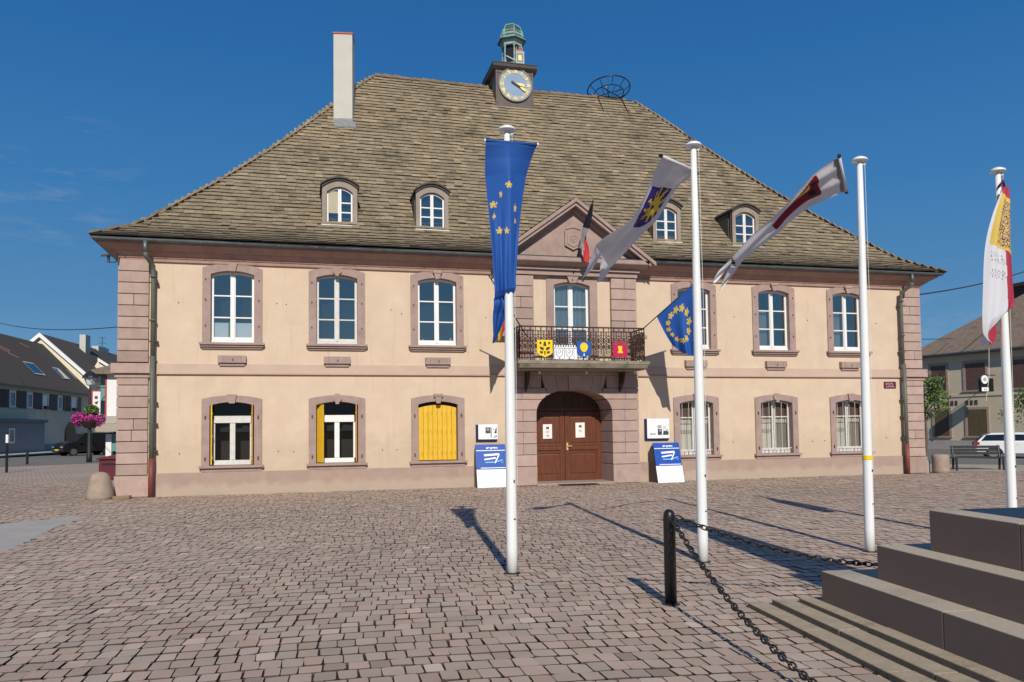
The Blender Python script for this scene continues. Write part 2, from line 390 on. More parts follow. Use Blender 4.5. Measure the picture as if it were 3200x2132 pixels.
gm = N.new('ShaderNodeMixRGB'); gm.inputs[0].default_value = .95; L.new(hs.outputs[0], gm.inputs[1]); L.new(g10.outputs[0], gm.inputs[2])
mp = N.new('ShaderNodeMapping'); mp.inputs['Rotation'].default_value = (0, rad(14), rad(20)); mp.inputs['Scale'].default_value = (14, 14, 60)
L.new(tc.outputs['Generated'], mp.inputs[0])
nz = N.new('ShaderNodeTexNoise'); nz.inputs['Scale'].default_value = 1.; nz.inputs['Detail'].default_value = 7; nz.inputs['Roughness'].default_value = .62
L.new(mp.outputs[0], nz.inputs['Vector'])
cr = N.new('ShaderNodeMapRange'); cr.inputs[1].default_value = .52; cr.inputs[2].default_value = .80; L.new(nz.outputs['Fac'], cr.inputs[0])


def cloud_mask(dirv, inner, outer):
    dp = N.new('ShaderNodeVectorMath'); dp.operation = 'DOT_PRODUCT'; dp.inputs[1].default_value = Vector(dirv).normalized()
    L.new(tc.outputs['Generated'], dp.inputs[0])
    mr = N.new('ShaderNodeMapRange'); mr.inputs[1].default_value = cos(rad(outer)); mr.inputs[2].default_value = cos(rad(inner)); L.new(dp.outputs['Value'], mr.inputs[0])
    return mr.outputs[0]


m1 = cloud_mask((-.26, .93, .265), .5, 5.5)
m2 = cloud_mask((.68, .71, .12), .5, 5)
ad = N.new('ShaderNodeMath'); ad.operation = 'MULTIPLY_ADD'; ad.inputs[1].default_value = .6; L.new(m2, ad.inputs[0]); L.new(m1, ad.inputs[2])
mu = N.new('ShaderNodeMath'); mu.operation = 'MULTIPLY'; L.new(cr.outputs[0], mu.inputs[0]); L.new(ad.outputs[0], mu.inputs[1])
mu2 = N.new('ShaderNodeMath'); mu2.operation = 'MULTIPLY'; mu2.inputs[1].default_value = .30; mu2.use_clamp = True; L.new(mu.outputs[0], mu2.inputs[0])
mx = N.new('ShaderNodeMixRGB'); mx.inputs[2].default_value = (5.2, 5.6, 6.4, 1); L.new(mu2.outputs[0], mx.inputs[0]); L.new(gm.outputs[0], mx.inputs[1])
bg = N['Background']; bg.inputs[1].default_value = BGS; L.new(mx.outputs[0], bg.inputs[0])

S.view_settings.view_transform = 'Standard'; S.view_settings.look = 'None'; S.view_settings.exposure = 0; S.view_settings.gamma = 1
S.render.engine = 'CYCLES'


# ------------------------------------------------------------------ fast mesh from arrays
def np_mesh(name, V, F, mats, fm=None, attr=None):
    """V (n,3); F list of int arrays (k, size)"""
    me = bpy.data.meshes.new(name)
    loops = np.concatenate([f.ravel() for f in F]).astype(np.int32)
    sizes = np.concatenate([np.full(len(f), f.shape[1]) for f in F]).astype(np.int32)
    starts = np.concatenate([[0], np.cumsum(sizes)[:-1]]).astype(np.int32)
    me.vertices.add(len(V)); me.vertices.foreach_set('co', np.asarray(V, np.float32).ravel())
    me.loops.add(len(loops)); me.loops.foreach_set('vertex_index', loops)
    me.polygons.add(len(sizes)); me.polygons.foreach_set('loop_start', starts); me.polygons.foreach_set('loop_total', sizes)
    for m in mats: me.materials.append(m)
    if fm is not None: me.polygons.foreach_set('material_index', fm.astype(np.int32))
    if attr:
        for k, vals in attr.items():
            a = me.attributes.new(k, 'FLOAT', 'POINT'); a.data.foreach_set('value', np.asarray(vals, np.float32))
    me.update(calc_edges=True); me.validate(); me.shade_flat()
    return me


# ------------------------------------------------------------------ ground
U = np.array([sin(rad(6.0)), cos(rad(6.0))]); V_ = np.array([cos(rad(6.0)), -sin(rad(6.0))])      # paving axes: away / right


def ground_material():
    m = bpy.data.materials.new('distant_cobbles'); m.use_nodes = True
    nt = m.node_tree; N = nt.nodes; L = nt.links; p = N['Principled BSDF']; p.inputs['Roughness'].default_value = .9
    p.inputs['Specular IOR Level'].default_value = .2
    tc = N.new('ShaderNodeTexCoord'); mp = N.new('ShaderNodeMapping'); mp.inputs['Rotation'].default_value = (0, 0, rad(6))
    L.new(tc.outputs['Object'], mp.inputs[0])
    b = N.new('ShaderNodeTexBrick'); b.inputs['Scale'].default_value = 1; b.inputs['Brick Width'].default_value = .17; b.inputs['Row Height'].default_value = .2
    b.inputs['Mortar Size'].default_value = .012; b.inputs['Color1'].default_value = (.40, .315, .25, 1); b.inputs['Color2'].default_value = (.47, .375, .30, 1)
    b.inputs['Mortar'].default_value = (.24, .185, .145, 1); L.new(mp.outputs[0], b.inputs['Vector'])
    n = N.new('ShaderNodeTexNoise'); n.inputs['Scale'].default_value = .25; n.inputs['Detail'].default_value = 5; L.new(tc.outputs['Object'], n.inputs['Vector'])
    mx = N.new('ShaderNodeMixRGB'); mx.blend_type = 'MULTIPLY'; mx.inputs[0].default_value = .5
    L.new(b.outputs[0], mx.inputs[1]); L.new(n.outputs['Fac'], mx.inputs[2])
    g = N.new('ShaderNodeMixRGB'); g.blend_type = 'MULTIPLY'; g.inputs[0].default_value = 1; g.inputs[2].default_value = (1.25, 1.25, 1.25, 1)
    L.new(mx.outputs[0], g.inputs[1]); L.new(g.outputs[0], p.inputs['Base Color'])
    return m


b = MB(); b.face([(-900, -900, -.035), (900, -900, -.035), (900, 900, -.035), (-900, 900, -.035)])
tag(b.build('ground', ground_material()), kind='structure')

FAR = 27.5                               # real stones out to this distance
dirh = np.array([sin(YAW), cos(YAW)]); righth = np.array([cos(YAW), -sin(YAW)]); cam2 = np.array([CX, CY])
b = MB(); fx = [(-4, 1.5), (-6, 3), (FAR * .72 + 4, FAR), (-(FAR * .72 + 4), FAR)]
q = [cam2 + righth * (-7) + dirh * .5, cam2 + righth * 7 + dirh * .5, cam2 + righth * (FAR * .66 + 4.5) + dirh * FAR, cam2 - righth * (FAR * .66 + 4.5) + dirh * FAR]
b.face([(p[0], p[1], -.024) for p in q])
M['joint'] = mat('joint_sand', (.022, .017, .013), (.05, .039, .03), .95, 2.5, .4, 60)
tag(b.build('joint_sand', M['joint']), kind='structure')

CONC = [(-16.5, -6.0), (-13.2, -5.6), (-12.2, -4.6), (-11.9, -4.9), (-11.95, -6.6), (-11.8, -9.0), (-11.9, -10.0), (-12.8, -11.4), (-17.5, -12.6)]
MC = np.array([-2.4, -18.9])             # centre of the memorial
TIERS = [(1.675, 2.78, 0, .045), (1.499, 2.649, .045, .09), (1.33, 2.487, .09, .135), (1.2, 2.32, .135, .39), (.949, 1.886, .39, .665), (.728, 1.528, .665, .98)]


def inpoly(P, poly):
    x, y = P[:, 0], P[:, 1]; r = np.zeros(len(P), bool); n = len(poly)
    for i in range(n):
        x0, y0 = poly[i]; x1, y1 = poly[(i + 1) % n]
        c = ((y0 > y) != (y1 > y)) & (x < (x1 - x0) * (y - y0) / (y1 - y0 + 1e-12) + x0); r ^= c
    return r


def cobbles():
    A = []; Bv = []; Wd = []; Hd = []; bpos = -6.0
    while bpos < 36:
        h = rng.uniform(.168, .222)
        wmean = rng.uniform(.142, .158)
        n = int(52 / wmean)
        ws = rng.normal(wmean, .015, n).clip(.105, .2)
        a = -26 + rng.uniform(0, .15) + np.cumsum(ws)
        A.append(a - ws / 2); Wd.append(ws); Bv.append(np.full(n, bpos + h / 2)); Hd.append(np.full(n, h)); bpos += h
    A = np.concatenate(A); Bv = np.concatenate(Bv); Wd = np.concatenate(Wd); Hd = np.concatenate(Hd)

    def warp(a, bb):
        b2 = bb + .10 * np.sin(a * .42 + .5) + .05 * np.sin(a * 1.1 + bb * .25) + .016 * a * np.sin(bb * .13 + .4)
        a2 = a + .06 * np.sin(bb * .55) + .03 * np.sin(bb * 1.7 + a * .3)
        o = cam2 + np.array([0, 0])
        return o[0] + a2 * V_[0] + b2 * U[0], o[1] + a2 * V_[1] + b2 * U[1]
    X, Y = warp(A, Bv)
    P = np.stack([X, Y], 1); rel = P - cam2; dep = rel @ dirh; lat = rel @ righth
    k = (dep > .8) & (dep < FAR - .3) & (np.abs(lat) < dep * .66 + 4.2)
    k &= ~((X > -12.4) & (X < 12.4) & (Y > -.02) & ~((np.abs(X) < 1.2) & (Y < -.2)))
    k &= ~((np.abs(X) < 2.0) & (Y > -.28))
    k &= ~inpoly(P, CONC)
    mv = (P - MC) @ np.array([.994, -.113]); mu = (P - MC) @ np.array([.113, .994])
    k &= ~((np.abs(mv) < 1.6) & (np.abs(mu) < 2.7))
    A, Bv, Wd, Hd, X, Y = A[k], Bv[k], Wd[k], Hd[k], X[k], Y[k]; n = len(A)
    j = rng.uniform(.0045, .0085, n); c = rng.uniform(.006, .02, n)
    hw = Wd / 2 - j * .8; hh = Hd / 2 - j * 1.3
    # outline: octagon in local a,b
    oa = np.stack([-hw + c, hw - c, hw, hw, hw - c, -hw + c, -hw, -hw], 1); ob = np.stack([-hh, -hh, -hh + c, hh - c, hh, hh, hh - c, -hh + c], 1)
    oa += rng.normal(0, .004, oa.shape); ob += rng.normal(0, .004, ob.shape)
    tz = rng.normal(0, .0022, n) + .004 * np.sin(X * .9) * np.sin(Y * .7 + 1) - .003
    sx = rng.normal(0, .007, n); sy = rng.normal(0, .007, n)
    V = np.zeros((n, 24, 3))
    for lev, (sc, dz) in enumerate(((1.0, -.014), (.985, -.0008), (.985, 0.0))):
        aa = A[:, None] + oa * sc; bb = Bv[:, None] + ob * sc
        xx, yy = warp(aa, bb); V[:, lev * 8:lev * 8 + 8, 0] = xx; V[:, lev * 8:lev * 8 + 8, 1] = yy
        V[:, lev * 8:lev * 8 + 8, 2] = tz[:, None] + sx[:, None] * oa * sc + sy[:, None] * ob * sc + dz
    V[:, :8, 2] -= .004
    base = (np.arange(n) * 24)[:, None]
    top = base + np.arange(16, 24)[None]
    sides = np.concatenate([base + np.array([[i, (i + 1) % 8, 8 + (i + 1) % 8, 8 + i]]) for i in range(8)])
    t = rng.normal(1, .06, n) + .06 * np.sin(X * .55 + 1.3 * np.sin(Y * .4)) * np.sin(Y * .5 + .8) + (rng.random(n) < .05) * rng.uniform(.1, .3, n) - (rng.random(n) < .06) * rng.uniform(.1, .25, n)
    tint = np.repeat(t, 24).reshape(n, 24); tint[:, :16] *= .2
    me = np_mesh('cobblestones', V.reshape(-1, 3), [top, sides], [M['cobble']], attr={'tint': tint.ravel(), 'hue': np.repeat(rng.random(n), 24)})
    o = bpy.data.objects.new('cobblestone_paving', me); COL.objects.link(o); tag(o, kind='structure')


M['cobble'] = mat('cobble_stone', (.425, .325, .258), (.50, .388, .312), .9, 1.3, .25, 70, attr=True, c3=(.375, .295, .235), s3=.7, th3=.58, spec=.25)
# add a pink / grey shift per stone
nt = M['cobble'].node_tree; p = nt.nodes['Principled BSDF']; lk = p.inputs['Base Color'].links[0]; src = lk.from_socket
at = nt.nodes.new('ShaderNodeAttribute'); at.attribute_name = 'hue'
rp = nt.nodes.new('ShaderNodeValToRGB'); rp.color_ramp.elements[0].color = (1.04, .965, .93, 1); rp.color_ramp.elements[1].color = (.97, 1.01, 1.0, 1)
nt.links.new(at.outputs['Fac'], rp.inputs[0])
mm = nt.nodes.new('ShaderNodeMixRGB'); mm.blend_type = 'MULTIPLY'; mm.inputs[0].default_value = 1
nt.links.new(src, mm.inputs[1]); nt.links.new(rp.outputs[0], mm.inputs[2]); nt.links.new(mm.outputs[0], p.inputs['Base Color'])
cobbles()

CR = []
for i_, a_ in enumerate(CONC):
    c_ = CONC[(i_ + 1) % len(CONC)]; L_ = math.hypot(c_[0] - a_[0], c_[1] - a_[1]); n_ = max(1, int(L_ / .16))
    for k_ in range(n_): CR.append((a_[0] + (c_[0] - a_[0]) * k_ / n_ + random.uniform(-.06, .06), a_[1] + (c_[1] - a_[1]) * k_ / n_ + random.uniform(-.09, .09)))
b = MB(); b.prism(CR, -.03, -.006, 'z'); tag(b.build('concrete_path', M['concrete']), kind='structure')
b = MB(); b.prism([(-60, -8), (-23.3, 24.6), (-18.8, 28.2), (2, 46), (2, 150), (-20, 150), (-33.9, 48), (-42, -2)], -.03, -.012, 'z')
tag(b.build('road', M['asphalt']), kind='structure')
b = MB(); b.prism([(17.2, 5.2), (29.5, -7), (33.6, -7), (33.2, 40), (26, 40), (17.5, 14)], -.03, -.011, 'z')
tag(b.build('side_road', M['asphalt']), kind='structure')
b = MB(); b.prism([(13.4, 2.6), (24, -8.0), (29.2, -7.4), (17.0, 5.0), (17.3, 14), (13.4, 14)], -.03, -.004, 'z')
tag(b.build('pavement', M['pavingpale']), kind='structure')

# ================================================================== TOWN HALL
HL = 12.35                                # half length of the facade
hall = thing('town_hall', 'cream two-storey town hall with pink sandstone trim, huge mossy hipped roof and clock tower', 'town hall', (0, 0, 0))
WX = [-9.592, -6.84, -4.03, 4.05, 6.856, 9.592]
UP = dict(hw=.555, ow=.765, zb=4.06, zs=5.90, za=6.0, zo=6.07, zoa=6.2)
LO = dict(hw=.565, ow=.765, zb=.77, zs=2.37, za=2.46, zo=2.54, zoa=2.64)


def cells(b, x0, x1, z0, z1, holes, y0, y1, m=0):
    """wall slab with rectangular openings, built of butted cells"""
    xs = sorted({x0, x1} | {h[0] for h in holes} | {h[1] for h in holes}); zs = sorted({z0, z1} | {h[2] for h in holes} | {h[3] for h in holes})
    for i in range(len(xs) - 1):
        k = 0
        while k < len(zs) - 1:
            xm = (xs[i] + xs[i + 1]) / 2
            def hole(kk):
                zm = (zs[kk] + zs[kk + 1]) / 2
                return any(h[0] < xm < h[1] and h[2] < zm < h[3] for h in holes)
            if hole(k): k += 1; continue
            k2 = k
            while k2 + 1 < len(zs) - 1 and not hole(k2 + 1): k2 += 1
            b.face([(xs[i], y0, zs[k]), (xs[i + 1], y0, zs[k]), (xs[i + 1], y0, zs[k2 + 1]), (xs[i], y0, zs[k2 + 1])], m)
            k = k2 + 1


holes = [(x - .66, x + .66, W['zb'] - .03, W['zoa'] - .1) for x in WX for W in (UP, LO)] + [(-1.95, 1.95, 0, 6.2)]
b = MB(); cells(b, -HL, HL, 0, 6.6, holes, 0, 0)
# other three walls
b.face([(-HL, 14.2, 0), (-HL, 0, 0), (-HL, 0, 6.6), (-HL, 14.2, 6.6)]); b.face([(HL, 0, 0), (HL, 14.2, 0), (HL, 14.2, 6.6), (HL, 0, 6.6)])
b.face([(HL, 14.2, 0), (-HL, 14.2, 0), (-HL, 14.2, 6.6), (HL, 14.2, 6.6)])
# dark inside behind the windows
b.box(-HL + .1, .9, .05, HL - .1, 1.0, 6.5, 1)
# small dark wall hooks and holes
for hx, hz in [(-10.95, 5.1), (-8.45, 5.15), (-8.2, 5.13), (-5.35, 5.05), (-5.05, 4.95), (-2.6, 4.9), (-8.4, 1.12), (-8.0, 1.1), (-5.6, 1.1), (-5.2, 1.1), (5.3, 1.15), (8.15, 1.12), (8.6, 1.14), (10.95, 1.2), (5.45, 5.1), (8.1, 5.05), (10.7, 5.0), (-10.9, 1.1)]:
    b.box(hx - .011, -.015, hz - .012, hx + .011, .0, hz + .016, 1)
b.build('wall', [M['plaster'], M['dark']], hall)

b = MB(); 
for x0, x1 in ((-11.68, -2.03), (2.03, 11.68)): b.box(x0, -.045, -.02, x1, .02, .60)
b.box(-HL - .045, .0, -.02, -HL + .02, 14.2, .6); b.box(HL - .02, .0, -.02, HL + .045, 14.2, .6)
b.build('plinth', M['plinth'], hall, bevel=.012)

for x0, x1 in ((-11.66, -2.02), (2.02, 11.66)):
    b = MB(); b.box(x0, -.035, 3.225, x1, .02, 3.48); b.box(x0, -.075, 3.195, x1, .02, 3.222)
    b.build('string_course', M['band'], hall, bevel=.008)


def block_rows(z0, z1, h, first=None):
    zs = [z0]
    if first: zs.append(z0 + first)
    n = max(1, round((z1 - zs[-1]) / h)); s0 = zs[-1]
    for i in range(1, n + 1): zs.append(s0 + (z1 - s0) * i / n)
    return zs


def tinted(b, start, spread=.12):
    n = len(b.v) - start
    b.t = getattr(b, 't', []) + [random.gauss(1, spread)] * n


GAP = .018
for side in (-1, 1):                     # corner pilasters with rusticated blocks that turn the corner
    b = MB(); b.t = []
    x0, x1 = (-12.42, -11.67) if side < 0 else (11.67, 12.42)
    s0 = len(b.v); b.box(x0 + .03, -.03, 0, x1 - .03, .7, 6.2, 1); b.t += [1] * (len(b.v) - s0)
    rows = block_rows(0, 3.2, .305, .56)
    for z0, z1 in list(zip(rows, rows[1:])) + list(zip(block_rows(3.5, 6.2, .305)[:-1], block_rows(3.5, 6.2, .305)[1:])):
        wx = .035 if z0 < .1 else 0
        if random.random() < .13 and z0 > .5:
            xm = random.uniform(x0 + .28, x1 - .28)
            for a0, a1 in ((x0, xm - .005), (xm + .005, x1)):
                s0 = len(b.v); b.box(a0, -.075, z0 + GAP / 2, a1, .68, z1 - GAP / 2); tinted(b, s0, .06)
        else:
            s0 = len(b.v); b.box(x0 - wx, -.075 - wx, z0 + GAP / 2, x1 + wx, .68, z1 - GAP / 2); tinted(b, s0, .06)
    s0 = len(b.v); b.box(x0 - .13, -.19, 3.21, x1 + .1, .75, 3.47); b.box(x0 - .05, -.11, 3.1, x1 + .04, .7, 3.205); tinted(b, s0, .03)
    b.build('corner_pilaster', [M['sandstone_block'], M['mortar']], hall, bevel=.012, attr={'tint': b.t})

# eave cornice: one moulded profile carried round the building
def ring_profile(b, prof, hx, y0, y1, m=0):
    """prof: list of (outward distance, z); mitred loop round the rectangle |x|<hx, y0..y1"""
    base = len(b.v); n = len(prof)
    for dd, z in prof: b.v += [(-hx - dd, y0 - dd, z), (hx + dd, y0 - dd, z), (hx + dd, y1 + dd, z), (-hx - dd, y1 + dd, z)]
    for i in range(n - 1):
        for k in range(4):
            l = (k + 1) % 4
            b.f.append([base + i * 4 + k, base + i * 4 + l, base + (i + 1) * 4 + l, base + (i + 1) * 4 + k]); b.m.append(m)


b = MB(); ring_profile(b, [(.0, 6.17), (.06, 6.17), (.06, 6.24), (.09, 6.26), (.09, 6.30), (.16, 6.33), (.21, 6.38), (.24, 6.385), (.25, 6.41), (.36, 6.47), (.45, 6.53), (.47, 6.535), (.47, 6.60), (.0, 6.62)], HL, 0, 14.2)
b.build('cornice', M['cornice'], hall)
b = MB()
gp = [(.46 + .075 - .075 * cos(a), 6.655 - .075 * sin(a)) for a in [i * pi / 8 for i in range(9)]]
ring_profile(b, gp + [(.625, 6.665), (.61, 6.668)] + [(.535 + .065 * cos(a), 6.655 - .065 * sin(a)) for a in [i * pi / 6 for i in range(7)]], HL, 0, 14.2)
for k in range(26):
    x = -12.3 + k * .98; b.box(x - .012, -.625, 6.60, x + .012, -.45, 6.62)
b.build('gutter', M['zinc'], hall, smooth=False)

# ---- windows
def ringpts(xc, hw, zb, zs, za, n=9):
    L_ = [(xc - hw, zb), (xc - hw, zs)] + [(xc - hw + 2 * hw * i / n, zs + (za - zs) * (1 - (2 * i / n - 1) ** 2)) for i in range(1, n)] + [(xc + hw, zs), (xc + hw, zb)]
    return L_


def surround(b, xc, W, yf, yb, m=0):
    O = ringpts(xc, W['ow'], W['zb'], W['zo'], W['zoa']); I = ringpts(xc, W['hw'], W['zb'], W['zs'], W['za'])
    for i in range(len(O) - 1):
        o0, o1, i0, i1 = O[i], O[i + 1], I[i], I[i + 1]
        b.face([(o0[0], yf, o0[1]), (i0[0], yf, i0[1]), (i1[0], yf, i1[1]), (o1[0], yf, o1[1])], m)
        b.face([(i0[0], yf, i0[1]), (i0[0], yb, i0[1]), (i1[0], yb, i1[1]), (i1[0], yf, i1[1])], m)
        b.face([(o0[0], yf, o0[1]), (o1[0], yf, o1[1]), (o1[0], yf + .06, o1[1]), (o0[0], yf + .06, o0[1])], m)


def sash(b, x0, x1, z0, zs, za, xc, hw, y, fr, rows, m=0, d=.05):
    """one casement leaf: stiles, rails and glazing bars; head follows the arch"""
    top = lambda x: zs + (za - zs) * (1 - ((x - xc) / hw) ** 2)
    zt0, zt1 = top(x0), top(x1)
    b.prism([(x0, z0), (x0 + fr, z0), (x0 + fr, top(x0 + fr)), (x0, zt0)], y, y + d, 'y', m)
    b.prism([(x1 - fr, z0), (x1, z0), (x1, zt1), (x1 - fr, top(x1 - fr))], y, y + d, 'y', m)
    b.box(x0 + fr, y + .002, z0, x1 - fr, y + d - .002, z0 + fr * 1.3, m)
    n = 4; xs = [x0 + fr + (x1 - x0 - 2 * fr) * i / n for i in range(n + 1)]
    for i in range(n):
        b.prism([(xs[i], top(xs[i]) - fr), (xs[i + 1], top(xs[i + 1]) - fr), (xs[i + 1], top(xs[i + 1])), (xs[i], top(xs[i]))], y + .002, y + d - .002, 'y', m)
    for z in rows: b.box(x0 + fr, y + .006, z - .018, x1 - fr, y + d - .006, z + .018, m)


def keystone(b, xc, z0, z1, y, kind):
    if kind == 0:
        b.prism([(xc - .075, z0), (xc + .075, z0), (xc + .12, z1), (xc - .12, z1)], y - .06, y + .01, 'y')
    elif kind == 1:
        zc = (z0 + z1) / 2 + .02
        b.prism([(xc + .13 * cos(a), zc + .12 * sin(a)) for a in [2 * pi * k / 16 for k in range(16)]], y - .055, y + .01, 'y')
        b.prism([(xc - .05, z0 - .03), (xc + .05, z0 - .03), (xc + .05, z0 + .05), (xc - .05, z0 + .05)], y - .075, y - .05, 'y')
    else:
        b.prism([(xc - .055, z0 - .02), (xc + .055, z0 - .02), (xc + .10, z1 - .08), (xc - .10, z1 - .08)], y - .075, y + .01, 'y')
        b.box(xc - .13, y - .095, z1 - .075, xc + .13, y + .01, z1 + .01)


UPLAB = ['stone framed upper window with white boards behind its lower panes', None, None, None, None, None]
for i, x in enumerate(WX):
    W = UP; yf = -.045
    b = MB(); surround(b, x, W, yf, .19)
    win = b.build('window', M['sandstone'], hall, bevel=.008)
    if i == 0: win['label'] = 'upper window with white boards behind its lower panes'
    b = MB(); keystone(b, x, 5.98, 6.2, yf, [0, 1, 2, 0, 2, 2][i]); b.build('keystone', M['sandstone'], win, bevel=.01)
    b = MB(); b.box(x - .83, -.16, 3.985, x + .83, .18, 4.05); b.box(x - .80, -.11, 3.93, x + .80, .02, 3.983); b.box(x - .77, -.06, 3.88, x + .77, .02, 3.928)
    b.build('sill', M['sandstone'], win, bevel=.012)
    b = MB(); hw = W['hw']; b.box(x - hw, .09, 4.05, x + hw, .20, 4.13)
    for k in (0, 1):
        x0 = x - hw + .003 if k == 0 else x + .004; x1 = x - .004 if k == 0 else x + hw - .003
        sash(b, x0, x1, 4.135, W['zs'], W['za'] - .01, x, hw, .12, .062, [4.75, 5.34])
    b.box(x - .045, .095, 4.14, x + .045, .12, 5.9)
    b.build('frame', M['white'] if i != 1 else M['oldwhite'], win, bevel=.004)
    b = MB(); b.face([(x - hw, .15, 4.1), (x + hw, .15, 4.1), (x + hw, .15, 6.0), (x - hw, .15, 6.0)]); b.build('pane', M['pane'], win)
    for hz in (4.5, 5.2, 5.75):
        for sx in (-1, 1): b = MB(); b.box(x + sx * .68 - .014, yf - .02, hz - .024, x + sx * .68 + .014, yf - .001, hz + .024); b.build('shutter_hinge', M['iron'], win)
    if i == 0:
        b = MB(); b.box(x - .5, .22, 4.12, x - .12, .24, 4.62); b.box(x + .05, .22, 4.12, x + .5, .24, 4.62); b.box(x - .115, .225, 4.12, x - .05, .245, 4.64, 1)
        b.build('white_board', [M['whiteboard'], M['leaf2']], win)
    if i >= 3:
        b = MB(); P = []
        for z in (4.1, 5.4): P.append([(x - .5 + .42 * k / 30, .27 + .02 * sin(k * 1.3), z) for k in range(31)])
        b.grid(P); b.build('curtain', M['curtain_dim'], win)
    if i == 2:
        b = MB(); b.lathe(x - .38, .25, [(.035, 4.13), (.05, 4.2), (.03, 4.26)], 10); b.lathe(x + .42, .25, [(.05, 4.13), (.045, 4.22), (.02, 4.31)], 10); b.build('ornament', M['oldwhite'], win)

for i, x in enumerate(WX):
    W = LO; yf = -.05; hw = W['hw']
    b = MB(); surround(b, x, W, yf, .24); b.prism([(x - W['ow'], .605), (x + W['ow'], .605), (x + W['ow'], .70), (x - W['ow'], .70)], yf - .004, .02, 'y')
    win = b.build('window', M['sandstone'], hall, bevel=.008)
    b = MB(); keystone(b, x, 2.42, 2.66, yf, [0, 1, 2, 0, 1, 0][i]); b.build('keystone', M['sandstone'], win, bevel=.01)
    b = MB(); b.box(x - .82, -.13, .70, x + .82, .2, .768); b.build('sill', M['sandstone'], win, bevel=.012)
    for hz in (.95, 2.05):
        for sx in (-1, 1): b = MB(); b.box(x + sx * .67 - .016, yf - .025, hz - .045, x + sx * .67 + .016, yf - .001, hz + .045); b.build('shutter_hinge', M['iron'], win)
    if i == 2:
        win['label'] = 'lower window with closed yellow plank shutters'
        b = MB(); n = 8
        top = lambda xx: W['zs'] - .10 + (W['za'] - W['zs'] - .0) * (1 - ((xx - x) / hw) ** 2)
        for k in range(n):
            a0 = x - hw + .02 + (2 * hw - .04) * k / n + .004; a1 = x - hw + .02 + (2 * hw - .04) * (k + 1) / n - .004
            b.prism([(a0, .79), (a1, .79), (a1, top(a1)), (a0, top(a0))], .085 + random.uniform(-.003, .003), .115, 'y')
            for zz in (.98, 1.58, 2.12): b.box((a0 + a1) / 2 + .035, .078, zz - .05, (a0 + a1) / 2 + .048, .0845, zz + .05, 1)
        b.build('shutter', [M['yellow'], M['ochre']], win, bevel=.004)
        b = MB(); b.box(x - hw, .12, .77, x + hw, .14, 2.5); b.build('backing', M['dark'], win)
        continue
    if i < 2:
        win['label'] = 'lower window with yellow shutters folded into its reveal' if i == 0 else 'lower window with a half-folded yellow left shutter'
        b = MB(); b.box(x - hw + .09, .17, .775, x + hw - .09, .25, .90)
        b.box(x - hw + .09, .15, 1.90, x + hw - .09, .25, 2.06); b.box(x - hw + .09, .165, 2.062, x + hw - .09, .24, 2.09)
        b.box(x - .068, .17, .902, x + .068, .24, 1.898); b.box(x - .03, .155, .91, x + .03, .169, 1.89)
        b.box(x - hw + .06, .18, .9, x - hw + .12, .24, 1.9); b.box(x + hw - .12, .18, .9, x + hw - .06, .24, 1.9)
        b.build('frame', M['oldwhite'] if i == 0 else M['white'], win, bevel=.005)
        b = MB(); b.face([(x - hw, .21, .78), (x + hw, .21, .78), (x + hw, .21, 2.46), (x - hw, .21, 2.46)]); b.build('pane', M['pane_dark'], win)
        # folded shutters
        for sx in (-1, 1):
            ang = rad(4) if not (i == 1 and sx < 0) else rad(38)
            b = MB(); px = x + sx * (hw - .012); z1 = 2.38
            ax = Vector((-sx * sin(ang), -cos(ang), 0)); ay = Vector((cos(ang), -sx * sin(ang), 0)).normalized()
            hinge = Vector((px, .16, (.79 + z1) / 2)); L_ = .22 if ang < .2 else .26
            b.obox(hinge + ax * L_ / 2 - Vector((sx * .022, 0, 0)), ax * L_ / 2, ax.cross(Vector((0, 0, 1))) * .018, (0, 0, (z1 - .79) / 2))
            for zz in (.98, 1.55, 2.15): b.obox(hinge + ax * L_ * .8 - Vector((sx * .045, 0, 0)) + Vector((0, 0, zz - (.79 + z1) / 2)), ax * .03, ax.cross(Vector((0, 0, 1))) * .01, (0, 0, .025))
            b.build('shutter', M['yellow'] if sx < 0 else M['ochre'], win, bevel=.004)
    else:
        b = MB()
        for k in (0, 1):
            x0 = x - hw + .003 if k == 0 else x + .004; x1 = x - .004 if k == 0 else x + hw - .003
            sash(b, x0, x1, .86, W['zs'], W['za'] - .01, x, hw, .17, .05, [1.93])
        b.box(x - hw, .15, .775, x + hw, .25, .855)
        b.build('frame', M['oldwhite'], win, bevel=.004)
        b = MB(); b.face([(x - hw, .2, .78), (x + hw, .2, .78), (x + hw, .2, 2.46), (x - hw, .2, 2.46)]); b.build('pane', M['pane_dark'], win)
        b = MB(); P = []
        for z in (.86, 1.72): P.append([(x - hw + .04 + .50 * k / 40, .26 + .022 * sin(k * 1.1), z) for k in range(41)])
        b.grid(P); P = []
        for z in (.86, 1.72): P.append([(x + .10 + .44 * k / 30, .27 + .02 * sin(k * 1.25), z) for k in range(31)])
        b.grid(P, 1); b.build('curtain', [M['curtain'], M['curtain_grey']], win)
        b = MB(); b.box(x - hw, .27, 1.93, x + hw, .29, 2.5); b.build('head_board', M['shutter2'], win)
        b = MB(); b.box(x - hw + .05, .245, 1.44, x - .04, .25, 1.54); b.build('net_band', M['curtain_grey'], win)
        b = MB(); P = []
        for z in (1.74, 1.92): P.append([(x - hw + .03 + (2 * hw - .06) * k / 30, .255 + .012 * sin(k * 1.2), z) for k in range(31)])
        b.grid(P); b.build('lace_valance', M['lace'], win)
        b = MB()
        for k in range(8): xx = x - hw + .07 + k * (2 * hw - .14) / 7; b.tube([(xx, .06, .77), (xx, .06, .93)], .011, 6)
        for k in range(5): xx = x - hw + .12 + k * (2 * hw - .24) / 4; b.tube([(xx, .05, .77), (xx, .05, 2.40)], .007, 6)
